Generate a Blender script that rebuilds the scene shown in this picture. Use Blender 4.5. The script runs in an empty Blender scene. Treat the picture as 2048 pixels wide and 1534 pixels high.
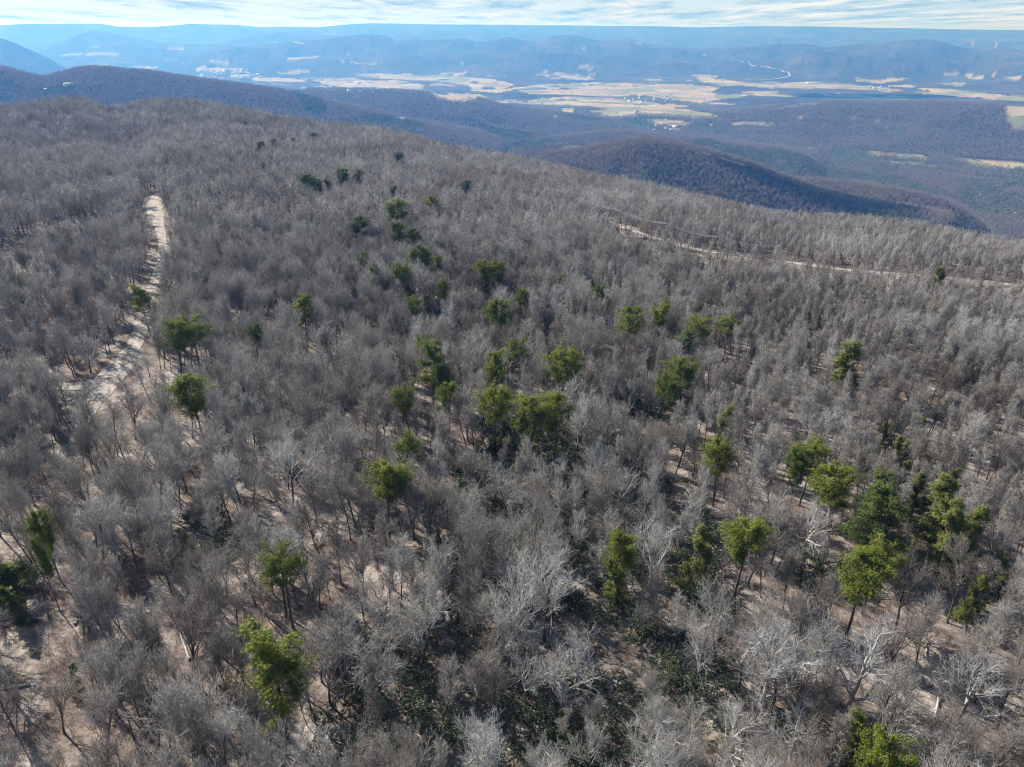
import bpy, math, random
import numpy as np
from mathutils import Vector, Matrix

R = math.radians
random.seed(11)
RNG = np.random.default_rng(11)
SC = bpy.context.scene
COL = SC.collection

# ------------------------------------------------------------------ camera
PITCH = 25.85
FPX = 1470.0            # focal length in pixels of the 2048 px wide photograph
CAMZ = 80.0
cam_d = bpy.data.cameras.new('camera')
cam_d.sensor_width = 36.0
cam_d.lens = FPX / 2048 * 36.0
cam_d.clip_start = 1.0
cam_d.clip_end = 150000.0
cam = bpy.data.objects.new('camera', cam_d)
cam.location = (0, 0, CAMZ)
ROLL = 0.20             # the photograph's horizon dips slightly to one side
cam.rotation_euler = (Matrix.Rotation(R(90 - PITCH), 3, 'X') @ Matrix.Rotation(R(ROLL), 3, 'Z')).to_euler()
COL.objects.link(cam)
SC.camera = cam

# ------------------------------------------------------------------ render settings
SC.view_settings.view_transform = 'Standard'
SC.view_settings.look = 'None'
SC.view_settings.gamma = 1.0
SC.view_settings.exposure = 0.65
SC.cycles.max_bounces = 4
SC.cycles.diffuse_bounces = 2
SC.cycles.glossy_bounces = 1
SC.cycles.transmission_bounces = 2
SC.cycles.transparent_max_bounces = 4
SC.cycles.volume_bounces = 0
SC.cycles.use_denoising = True
SC.cycles.denoising_input_passes = 'RGB_ALBEDO_NORMAL'
SC.cycles.denoising_prefilter = 'NONE'
SC.cycles.pixel_filter_type = 'BLACKMAN_HARRIS'
SC.cycles.filter_width = 1.1

# ------------------------------------------------------------------ sun and sky
SUN_ELEV, SUN_AZ = 37.0, -48.0      # azimuth from the view axis (+Y), negative to the left
SUNV = Vector((math.sin(R(SUN_AZ)) * math.cos(R(SUN_ELEV)), math.cos(R(SUN_AZ)) * math.cos(R(SUN_ELEV)), math.sin(R(SUN_ELEV))))
sl = bpy.data.lights.new('sun', 'SUN')
sl.energy = 5.0
sl.angle = R(0.53)
sl.color = (1.0, 0.955, 0.89)
sun = bpy.data.objects.new('sun', sl)
sun.rotation_euler = SUNV.to_track_quat('Z', 'Y').to_euler()
sun.location = (0, 0, 300)
COL.objects.link(sun)

W = bpy.data.worlds.new('World')
SC.world = W
W.use_nodes = True
wt = W.node_tree
wt.nodes.clear()
def N(nt, typ, **kw):
    n = nt.nodes.new(typ)
    for k, v in kw.items():
        if k == 'inp':
            for kk, vv in v.items():
                n.inputs[kk].default_value = vv
        else:
            setattr(n, k, v)
    return n
def L(nt, a, b):
    nt.links.new(a, b)
def mth(nt, op, a, b=None, clamp=False):
    n = nt.nodes.new('ShaderNodeMath')
    n.operation = op
    n.use_clamp = clamp
    for i, v in enumerate((a, b)):
        if v is None:
            continue
        if hasattr(v, 'is_output'):
            nt.links.new(v, n.inputs[i])
        else:
            n.inputs[i].default_value = v
    return n.outputs[0]
def mixc(nt, f, a, b):
    n = nt.nodes.new('ShaderNodeMix')
    n.data_type = 'RGBA'
    for sock, v in ((n.inputs[0], f), (n.inputs[6], a), (n.inputs[7], b)):
        if hasattr(v, 'is_output'):
            nt.links.new(v, sock)
        elif isinstance(v, tuple):
            sock.default_value = (*v[:3], 1)
        else:
            sock.default_value = v
    return n.outputs[2]
def ramp(nt, fac, pts):
    n = nt.nodes.new('ShaderNodeValToRGB')
    e = n.color_ramp.elements
    while len(e) < len(pts):
        e.new(0.5)
    for el, (p, c) in zip(e, pts):
        el.position = p
        el.color = (c[0], c[1], c[2], 1) if isinstance(c, tuple) else (c, c, c, 1)
    if fac is not None:
        nt.links.new(fac, n.inputs[0])
    return n.outputs[0]

sky = N(wt, 'ShaderNodeTexSky')
sky.sky_type = 'NISHITA'
sky.sun_disc = False
sky.sun_elevation = R(SUN_ELEV)
sky.sun_rotation = R(SUN_AZ)
sky.altitude = 900
sky.air_density = 1.0
sky.dust_density = 0.6
tc = N(wt, 'ShaderNodeTexCoord')
sep = N(wt, 'ShaderNodeSeparateXYZ')
L(wt, tc.outputs['Generated'], sep.inputs[0])
zc = mth(wt, 'ADD', mth(wt, 'MAXIMUM', sep.outputs[2], 0.0), 0.03)
cx = mth(wt, 'MULTIPLY', mth(wt, 'DIVIDE', sep.outputs[0], zc), 3.0)
cy = mth(wt, 'DIVIDE', sep.outputs[1], zc)
cv = N(wt, 'ShaderNodeCombineXYZ')
L(wt, cx, cv.inputs[0]); L(wt, cy, cv.inputs[1])
n1 = N(wt, 'ShaderNodeTexNoise', inp={'Scale': 0.20, 'Detail': 8.0, 'Roughness': 0.6})
L(wt, cv.outputs[0], n1.inputs['Vector'])
cov = mth(wt, 'ADD', n1.outputs[0], mth(wt, 'MULTIPLY', sep.outputs[0], 0.13))
cloudf = ramp(wt, cov, [(0.42, 0.0), (0.50, 0.75), (0.62, 1.0)])
fade = ramp(wt, sep.outputs[2], [(0.0, 1.0), (0.06, 1.0), (0.3, 0.0)])
cf = mth(wt, 'MULTIPLY', cloudf, fade)
n2 = N(wt, 'ShaderNodeTexNoise', inp={'Scale': 0.30, 'Detail': 7.0, 'Roughness': 0.62})
L(wt, cv.outputs[0], n2.inputs['Vector'])
SKY_K = 0.085
cc = ramp(wt, n2.outputs[0], [(0.38, (0.19, 0.32, 0.43)), (0.50, (0.37, 0.48, 0.55)), (0.60, (0.60, 0.62, 0.63))])
cc2 = N(wt, 'ShaderNodeVectorMath', operation='SCALE')
L(wt, cc, cc2.inputs[0]); cc2.inputs['Scale'].default_value = 1.0 / SKY_K
# thin pale veil low over the horizon
veil = ramp(wt, sep.outputs[2], [(0.0, 0.9), (0.05, 0.75), (0.16, 0.0)])
vc = ramp(wt, sep.outputs[0], [(0.0, (0.44, 0.55, 0.62)), (0.35, (0.36, 0.49, 0.58)), (0.7, (0.29, 0.43, 0.55))])
vcs = N(wt, 'ShaderNodeVectorMath', operation='SCALE'); L(wt, vc, vcs.inputs[0]); vcs.inputs['Scale'].default_value = 1.0 / SKY_K
skb = mixc(wt, veil, sky.outputs[0], vcs.outputs[0])
skm = mixc(wt, cf, skb, cc2.outputs[0])
bg = N(wt, 'ShaderNodeBackground', inp={'Strength': SKY_K})
L(wt, skm, bg.inputs[0])
wo = N(wt, 'ShaderNodeOutputWorld')
L(wt, bg.outputs[0], wo.inputs[0])

# ------------------------------------------------------------------ pixel <-> world
CP, SP = math.cos(R(PITCH)), math.sin(R(PITCH))
CR, SR = math.cos(R(ROLL)), math.sin(R(ROLL))
def pxdir(px, py):
    px = np.asarray(px, float); py = np.asarray(py, float)
    u0 = (px - 1024) / FPX; v0 = (767 - py) / FPX
    u = u0 * CR - v0 * SR; v = u0 * SR + v0 * CR
    d = np.stack([u, CP + v * SP, -SP + v * CP], -1)
    return d / np.linalg.norm(d, axis=-1, keepdims=True)
def project(x, y, z):
    dz = z - CAMZ
    f = y * CP - dz * SP
    up = y * SP + dz * CP
    f = np.where(f > 1e-3, f, 1e-3)
    u, v = x / f, up / f
    return 1024 + FPX * (u * CR + v * SR), 767 - FPX * (-u * SR + v * CR)
def az_tan(pts):
    """traced points -> azimuths (deg) and tangent of the elevation"""
    p = np.array(pts, float)
    d = pxdir(p[:, 0], p[:, 1])
    return np.degrees(np.arctan2(d[:, 0], d[:, 1])), d[:, 2] / np.hypot(d[:, 0], d[:, 1])

# ------------------------------------------------------------------ value noise
def _h(ix, iy, s):
    n = (ix.astype(np.int64) * 374761393 + iy.astype(np.int64) * 668265263 + s * 1274126177) & 0x7fffffff
    n = ((n ^ (n >> 13)) * 1274126177) & 0x7fffffff
    n = n ^ (n >> 16)
    return (n & 0xffff) / 65535.0
def vnoise(x, y, s=0):
    x = np.asarray(x, float); y = np.asarray(y, float)
    ix = np.floor(x); iy = np.floor(y)
    fx = x - ix; fy = y - iy
    fx = fx * fx * (3 - 2 * fx); fy = fy * fy * (3 - 2 * fy)
    a = _h(ix, iy, s); b = _h(ix + 1, iy, s); c = _h(ix, iy + 1, s); d = _h(ix + 1, iy + 1, s)
    return (a * (1 - fx) + b * fx) * (1 - fy) + (c * (1 - fx) + d * fx) * fy - 0.5
def fbm(x, y, s=0, o=4):
    t = 0; a = 1.0
    for k in range(o):
        t = t + a * vnoise(x * 2 ** k, y * 2 ** k, s + k * 17)
        a *= 0.5
    return t

# ------------------------------------------------------------------ terrain height
TREE_H = 13.5
SKYL = [(-400, 215), (-200, 212), (0, 207), (60, 197), (130, 187), (170, 189), (200, 206), (240, 209), (260, 200), (300, 193), (360, 192),
        (420, 201), (500, 215), (560, 226), (640, 238), (720, 246), (790, 256), (850, 271), (900, 286), (960, 297), (1010, 303),
        (1060, 313), (1120, 326), (1200, 346), (1260, 353), (1330, 369), (1400, 386), (1460, 399), (1500, 409), (1560, 419),
        (1650, 426), (1750, 431), (1850, 442), (1950, 462), (2048, 478), (2300, 520), (2500, 560)]
_sa, _st = az_tan(SKYL)
_sD = np.interp([p[0] for p in SKYL], [-400, 0, 400, 1000, 1500, 2048, 2500], [900, 930, 1000, 760, 620, 540, 520])
_sz = CAMZ + _sD * _st - TREE_H
FLOOR = -470.0
# traced crest, distance, near width, far width, relief
RIDGES = [
    ([(-150, 120), (0, 136), (30, 143), (60, 152), (90, 157), (120, 149), (150, 141), (185, 136), (220, 138), (300, 145), (400, 160),
      (480, 170), (560, 182), (620, 197), (700, 215), (760, 228), (820, 245), (900, 262), (1000, 290)], 3000, 900, 900, 26),
    ([(1080, 312), (1140, 304), (1180, 299), (1230, 288), (1290, 280), (1340, 285), (1420, 305), (1500, 331), (1560, 356),
      (1640, 386), (1720, 405), (1800, 420), (1900, 440)], 1900, 380, 420, 16),
    ([(1020, 306), (1090, 294), (1140, 290), (1200, 293), (1240, 302), (1300, 330)], 2350, 330, 300, 10),
    ([(1440, 350), (1500, 352), (1560, 360), (1640, 362), (1700, 369), (1780, 380), (1850, 392), (1890, 405), (1920, 420), (1960, 450)], 2200, 260, 260, 9),
    ([(480, 190), (560, 185), (640, 179), (720, 180), (800, 183), (880, 188), (940, 194), (1000, 212), (1060, 222), (1120, 230), (1250, 250)], 4300, 900, 500, 22),
    ([(1060, 290), (1130, 276), (1200, 267), (1260, 266), (1300, 271), (1400, 281), (1500, 296), (1600, 312)], 3350, 330, 500, 14),
    ([(1120, 225), (1300, 228), (1450, 226), (1580, 212), (1650, 205), (1750, 206), (1850, 206), (1950, 208), (2048, 214), (2300, 225)], 5000, 600, 700, 16),
    ([(-300, 50), (-100, 62), (0, 75), (30, 85), (60, 99), (100, 119), (130, 139), (170, 160)], 10500, 1500, 1500, 70),
    ([(420, 104), (470, 95), (500, 93), (560, 86), (640, 79), (700, 71), (730, 68), (770, 70), (790, 79), (850, 79), (900, 78), (920, 76),
      (960, 83), (1000, 77), (1020, 74), (1050, 81), (1075, 85), (1100, 73), (1130, 70), (1160, 72), (1200, 82), (1240, 80), (1262, 78), (1300, 88),
      (1340, 95), (1400, 99), (1440, 98), (1500, 92), (1560, 88), (1610, 87), (1650, 95), (1700, 90), (1760, 84), (1830, 79), (1865, 79),
      (1920, 92), (1960, 101), (2000, 99), (2048, 103), (2300, 110)], 13000, 1150, 1500, 90),
    ([(560, 116), (700, 113), (850, 112), (950, 108), (1024, 104), (1150, 106), (1300, 118), (1400, 124), (1500, 122), (1580, 112), (1640, 102), (1700, 108),
      (1750, 112), (1850, 122), (1950, 126), (2048, 122), (2300, 126)], 11400, 700, 1100, 50),
    ([(0, 112), (80, 96), (120, 82), (150, 69), (185, 61), (220, 65), (260, 75), (330, 84), (400, 89), (470, 90), (560, 94)], 15500, 1600, 1500, 80),
    ([(400, 92), (460, 80), (510, 70), (560, 63), (620, 66), (680, 72), (760, 82)], 16500, 1400, 1500, 80),
    ([(760, 72), (820, 62), (860, 60), (950, 63), (1024, 66), (1200, 70), (1350, 73), (1500, 70), (1600, 74), (1700, 80), (1850, 78), (2048, 84), (2300, 84)], 17500, 1300, 1500, 70),
    ([(-400, 52), (-100, 52), (0, 50), (60, 47), (200, 47), (240, 53), (300, 54), (350, 50), (380, 47), (470, 49), (520, 54), (560, 53), (640, 54), (700, 48), (740, 46),
      (850, 48), (1000, 49), (1300, 52), (1400, 54), (1500, 52), (1600, 52), (1800, 56), (2048, 60), (2400, 62)], 19500, 1500, 2500, 60),
]
_RG = []
for tr, D, wf, wb, rel in RIDGES:
    a, t = az_tan(tr)
    _RG.append((a, t, D, wf, wb, rel))
def valley(x, y):
    r = np.hypot(x, y); az = np.degrees(np.arctan2(x, y))
    base = FLOOR + 26 * fbm(x / 1500, y / 1500, 5, 3) + 9 * fbm(x / 320, y / 320, 9, 3)
    z = base.copy()
    for k, (a, t, D, wf, wb, rel) in enumerate(_RG):
        Dn = D * (1 + 0.035 * vnoise(az / 7.0, az * 0 + k * 3.3, 31 + k))
        tt = np.interp(az, a, t)
        side = np.clip(np.minimum(az - a[0], a[-1] - az) / 2.0 + 1, 0, 1)
        crest = CAMZ + Dn * tt
        h = np.maximum(crest - base, 0) * side
        d = (r - Dn)
        s = np.where(d < 0, d / wf, d / wb)
        g = np.exp(-np.abs(s) ** 1.7)
        q = wf * 0.42
        rdg = 1 - 2.6 * np.abs(fbm(x / q, y / q, 50 + k, 4))
        sp = rel * 0.8 * rdg * np.clip(4 * g * (1 - g), 0, 1) ** 0.7
        z = np.maximum(z, base + h * g + sp * np.clip(h / 120, 0, 1) - 3)
    return z
def height(x, y):
    x = np.asarray(x, float); y = np.asarray(y, float)
    r = np.hypot(x, y); az = np.degrees(np.arctan2(x, y))
    D = np.interp(az, [-180, -70] + list(_sa) + [75, 180], [700, 900] + list(_sD) + [520, 700])
    ze = np.interp(az, [-180, -70] + list(_sa) + [75, 180], [-25, _sz[0]] + list(_sz) + [_sz[-1], -25])
    t = np.clip((r - 90) / (D - 90), 0, 1)
    p = ze * (0.48 * t + 0.52 * t * t)
    p = p + (3.2 * fbm(x / 90, y / 90, 2, 3)) * np.clip(r / 160, 0, 1) * np.clip((D - r) / 90, 0, 1)
    # hollow in front of the left-hand skyline knob
    p = p - 15 * np.exp(-((az + 30) / 7.0) ** 2 - ((r - 700) / 110) ** 2)
    o = np.maximum(r - D, 0)
    p = p - 0.22 * np.minimum(o, 60) - 0.5 * np.maximum(o - 60, 0)
    v = valley(x, y)
    return np.where(r < 1500, np.maximum(p, np.where(r < D, -1e4, v)), v)
def march(px, py, off=0.0, r0=40.0, r1=42000.0, n=1500):
    """where the ray through a pixel of the photograph meets the ground (raised by off)"""
    d = pxdir(px, py)
    h = math.hypot(d[0], d[1])
    rr = np.geomspace(r0, r1, n)
    X = d[0] / h * rr; Y = d[1] / h * rr; Zr = CAMZ + d[2] / h * rr
    g = height(X, Y) + off
    below = np.nonzero(Zr < g)[0]
    if len(below) == 0:
        return None
    i = below[0]
    if i == 0:
        return np.array([X[0], Y[0], g[0] - off])
    a = (Zr[i - 1] - g[i - 1]); b = (g[i] - Zr[i]); f = a / (a + b)
    x = X[i - 1] + f * (X[i] - X[i - 1]); y = Y[i - 1] + f * (Y[i] - Y[i - 1])
    return np.array([x, y, float(height(np.array([x]), np.array([y]))[0])])
def march_poly(pts, **k):
    q = [march(a, b, **k) for a, b in pts]
    return [p for p in q if p is not None]
def inside(poly, x, y):
    P = np.array([(p[0], p[1]) for p in poly]); n = len(P)
    c = np.zeros(x.shape, bool)
    if n < 3:
        return c
    m = (x > P[:, 0].min()) & (x < P[:, 0].max()) & (y > P[:, 1].min()) & (y < P[:, 1].max())
    xs, ys = x[m], y[m]
    cc_ = np.zeros(xs.shape, bool)
    j = n - 1
    for i in range(n):
        xi, yi = P[i]; xj, yj = P[j]
        if yi != yj:
            cc_ ^= ((yi > ys) != (yj > ys)) & (xs < (xj - xi) * (ys - yi) / (yj - yi) + xi)
        j = i
    c[m] = cc_
    return c
def seg_dist(path, x, y):
    d = np.full(np.shape(x), 1e9)
    for (x0, y0), (x1, y1) in zip(path[:-1], path[1:]):
        vx, vy = x1 - x0, y1 - y0
        l2 = vx * vx + vy * vy + 1e-9
        t = np.clip(((x - x0) * vx + (y - y0) * vy) / l2, 0, 1)
        d = np.minimum(d, np.hypot(x - x0 - t * vx, y - y0 - t * vy))
    return d

# ------------------------------------------------------------------ mesh helpers
def make_mesh(name, V, F, mats, midx=None, smooth=False):
    """V (n,3); F list of (k,3) and (k,4) index arrays"""
    me = bpy.data.meshes.new(name)
    V = np.asarray(V, np.float32)
    F = [np.asarray(f, np.int32) for f in F if len(f)]
    nl = sum(f.size for f in F); nf = sum(len(f) for f in F)
    me.vertices.add(len(V)); me.vertices.foreach_set('co', V.ravel())
    me.loops.add(nl); me.polygons.add(nf)
    li = np.concatenate([f.ravel() for f in F])
    tot = np.concatenate([np.full(len(f), f.shape[1], np.int32) for f in F])
    st = np.concatenate([[0], np.cumsum(tot)[:-1]]).astype(np.int32)
    me.loops.foreach_set('vertex_index', li)
    me.polygons.foreach_set('loop_start', st)
    for m in mats:
        me.materials.append(m)
    if midx is not None:
        me.polygons.foreach_set('material_index', np.asarray(midx, np.int32))
    me.update(calc_edges=True)
    me.validate()
    if smooth:
        me.polygons.foreach_set('use_smooth', np.ones(len(me.polygons), bool))
    return me
def link(name, data, parent=None):
    o = bpy.data.objects.new(name, data)
    COL.objects.link(o)
    if parent is not None:
        o.parent = parent
    return o
def tag(o, label=None, cat=None, group=None, kind=None):
    if label: o['label'] = label
    if cat: o['category'] = cat
    if group: o['group'] = group
    if kind: o['kind'] = kind
    return o
class Geo:
    def __init__(s):
        s.V = []; s.F = []; s.M = []; s.n = 0
    def add(s, V, F, m=0):
        s.V.append(V)
        for f in F:
            if len(f):
                s.F.append(np.asarray(f) + s.n); s.M.append(np.full(len(f), m))
        s.n += len(V)
    def mesh(s, name, mats, smooth=False):
        return make_mesh(name, np.concatenate(s.V), s.F, mats, np.concatenate(s.M), smooth)
    def box(s, x0, y0, z0, x1, y1, z1, m=0):
        V = np.array([(x, y, z) for z in (z0, z1) for x, y in ((x0, y0), (x1, y0), (x1, y1), (x0, y1))], float)
        s.add(V, [np.array([(3, 2, 1, 0), (4, 5, 6, 7), (0, 1, 5, 4), (1, 2, 6, 5), (2, 3, 7, 6), (3, 0, 4, 7)])], m)
def nrm(v):
    return v / np.maximum(np.linalg.norm(v, axis=-1, keepdims=True), 1e-9)
def perp(d, rng):
    r = rng.normal(size=d.shape)
    return nrm(r - d * np.sum(r * d, -1, keepdims=True))
def tubes(P, Rr, sides):
    """P (N,M,3), Rr (N,M) -> verts, [quads]"""
    Np, M, _ = P.shape
    T = np.empty_like(P)
    T[:, 1:-1] = P[:, 2:] - P[:, :-2]; T[:, 0] = P[:, 1] - P[:, 0]; T[:, -1] = P[:, -1] - P[:, -2]
    T = nrm(T)
    ref = np.where(np.abs(T[:, :1, 2:3]) > 0.85, np.array([1.0, 0, 0]), np.array([0, 0, 1.0]))
    A = nrm(np.cross(T, np.broadcast_to(ref, T.shape))); B = np.cross(T, A)
    an = np.arange(sides) * 2 * math.pi / sides
    V = P[:, :, None] + Rr[:, :, None, None] * (A[:, :, None] * np.cos(an)[None, None, :, None] + B[:, :, None] * np.sin(an)[None, None, :, None])
    idx = np.arange(Np * M * sides).reshape(Np, M, sides)
    a = idx[:, :-1]; b = idx[:, 1:]
    Q = np.stack([a, np.roll(a, -1, 2), np.roll(b, -1, 2), b], -1).reshape(-1, 4)
    return V.reshape(-1, 3), [Q]
def spikes(S, E, r, rng):
    """three-sided needles from S to E"""
    d = nrm(E - S); a = perp(d, rng); b = np.cross(d, a)
    r = np.broadcast_to(np.asarray(r, float).reshape(-1, 1), (len(S), 1))
    ring = [S + r * (a * math.cos(t) + b * math.sin(t)) for t in (0, 2.094, 4.189)]
    V = np.stack(ring + [E], 1).reshape(-1, 3)
    i = np.arange(len(S)) * 4
    Ft = np.concatenate([np.stack([i, i + 1, i + 3], 1), np.stack([i + 1, i + 2, i + 3], 1), np.stack([i + 2, i, i + 3], 1)])
    return V, [Ft]
def grow(S, D, Ln, M, up, wig, rng):
    P = np.empty((len(S), M, 3)); P[:, 0] = S
    d = nrm(D.copy()); st = (Ln / (M - 1))[:, None]
    for k in range(1, M):
        d = nrm(d + np.array([0, 0, up]) + rng.normal(size=d.shape) * wig)
        P[:, k] = P[:, k - 1] + d * st
    return P
def kids(P, Ln, k, t0, t1, ang, fl, rng, flat=0.0):
    """k children on each parent: start points, directions, lengths, parameter"""
    Np, M, _ = P.shape
    t = t0 + (t1 - t0) * (np.arange(k)[None] + rng.random((Np, k))) / k
    f = t * (M - 1); i = np.minimum(f.astype(int), M - 2); w = (f - i)[..., None]
    n = np.arange(Np)[:, None]
    S = P[n, i] * (1 - w) + P[n, i + 1] * w
    d = nrm(P[n, i + 1] - P[n, i])
    a = np.radians(rng.uniform(ang[0], ang[1], (Np, k)))[..., None]
    D = nrm(d * np.cos(a) + perp(d, rng) * np.sin(a))
    if flat:
        D[..., 2] *= (1 - flat); D = nrm(D)
    ln = Ln[:, None] * fl(t) * rng.uniform(0.75, 1.25, (Np, k))
    return S.reshape(-1, 3), D.reshape(-1, 3), ln.ravel(), t.ravel()

# ------------------------------------------------------------------ materials
def new_mat(name):
    m = bpy.data.materials.new(name)
    m.use_nodes = True
    nt = m.node_tree
    b = nt.nodes['Principled BSDF']
    b.inputs['Roughness'].default_value = 0.9
    b.inputs['Specular IOR Level'].default_value = 0.15
    return m, nt, b
def tree_mat(name, cols, var=0.0, scale=3.0, rough=0.85, transl=0.0):
    """one colour per tree out of a ramp, with a small noise inside the tree"""
    m, nt, b = new_mat(name)
    oi = N(nt, 'ShaderNodeObjectInfo')
    sn = N(nt, 'ShaderNodeTexNoise', inp={'Scale': 0.022, 'Detail': 3.0})
    L(nt, oi.outputs['Location'], sn.inputs['Vector'])
    key = mth(nt, 'ADD', mth(nt, 'MULTIPLY', oi.outputs['Random'], 0.62), mth(nt, 'MULTIPLY', mth(nt, 'SUBTRACT', sn.outputs[0], 0.32), 1.05), True)
    c = ramp(nt, key, [(i / (len(cols) - 1), c) for i, c in enumerate(cols)])
    tco = N(nt, 'ShaderNodeTexCoord')
    no = N(nt, 'ShaderNodeTexNoise', inp={'Scale': scale, 'Detail': 2.0})
    L(nt, tco.outputs['Object'], no.inputs['Vector'])
    f = ramp(nt, no.outputs[0], [(0.3, 1 - var), (0.7, 1 + var)])
    mm = N(nt, 'ShaderNodeMix', data_type='RGBA', blend_type='MULTIPLY')
    mm.inputs[0].default_value = 1.0
    L(nt, c, mm.inputs[6]); L(nt, f, mm.inputs[7])
    L(nt, mm.outputs[2], b.inputs['Base Color'])
    b.inputs['Roughness'].default_value = rough
    if transl:
        tr = N(nt, 'ShaderNodeBsdfTranslucent')
        L(nt, mm.outputs[2], tr.inputs[0])
        mx = N(nt, 'ShaderNodeMixShader', inp={0: transl})
        L(nt, b.outputs[0], mx.inputs[1]); L(nt, tr.outputs[0], mx.inputs[2])
        L(nt, mx.outputs[0], nt.nodes['Material Output'].inputs[0])
    return m
M_twig = tree_mat('twig', [(0.17, 0.138, 0.115), (0.23, 0.203, 0.178), (0.295, 0.272, 0.247), (0.36, 0.340, 0.314), (0.43, 0.414, 0.388), (0.55, 0.538, 0.515)], 0.15, 0.6)
M_fartwig = tree_mat('far_twig', [(0.20, 0.168, 0.155), (0.28, 0.238, 0.218), (0.24, 0.205, 0.19)], 0.1, 0.4)
M_limb = tree_mat('limb', [(0.16, 0.135, 0.11), (0.25, 0.22, 0.185), (0.36, 0.33, 0.29), (0.50, 0.475, 0.435), (0.66, 0.64, 0.60)], 0.3, 2.0)
M_pale = tree_mat('pale_limb', [(0.42, 0.40, 0.37), (0.52, 0.505, 0.475)], 0.3, 1.2)
M_paletwig = tree_mat('pale_twig', [(0.38, 0.37, 0.36), (0.46, 0.455, 0.45)], 0.15, 0.6)
M_bark = tree_mat('bark', [(0.07, 0.06, 0.055), (0.11, 0.10, 0.09), (0.085, 0.075, 0.065)], 0.4, 5.0)
M_pine = tree_mat('needles', [(0.22, 0.275, 0.044), (0.29, 0.325, 0.050), (0.18, 0.25, 0.042)], 0.3, 1.1, 0.6, 0.30)
M_pinedark = tree_mat('dark_needles', [(0.12, 0.175, 0.05), (0.155, 0.20, 0.052), (0.13, 0.19, 0.046)], 0.3, 1.1, 0.6, 0.22)
M_pinepale = tree_mat('pale_needles', [(0.23, 0.26, 0.085), (0.26, 0.28, 0.08), (0.20, 0.235, 0.08)], 0.25, 1.3, 0.6, 0.3)
M_farpine = tree_mat('far_needles', [(0.12, 0.165, 0.085), (0.18, 0.215, 0.10), (0.14, 0.19, 0.09)], 0.2, 0.3, 0.8, 0.1)
M_pinebark = tree_mat('pine_bark', [(0.10, 0.08, 0.065), (0.13, 0.11, 0.095)], 0.4, 4.0)
M_laurel = tree_mat('laurel_leaf', [(0.065, 0.088, 0.052), (0.09, 0.115, 0.065), (0.12, 0.145, 0.082)], 0.3, 1.0, 0.45, 0.1)
M_rust = tree_mat('rusty_needles', [(0.16, 0.12, 0.03), (0.15, 0.13, 0.04)], 0.5, 1.4, 0.7, 0.2)
M_brush = tree_mat('brush', [(0.20, 0.165, 0.145), (0.25, 0.21, 0.19), (0.18, 0.16, 0.15)], 0.15, 1.0)

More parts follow.
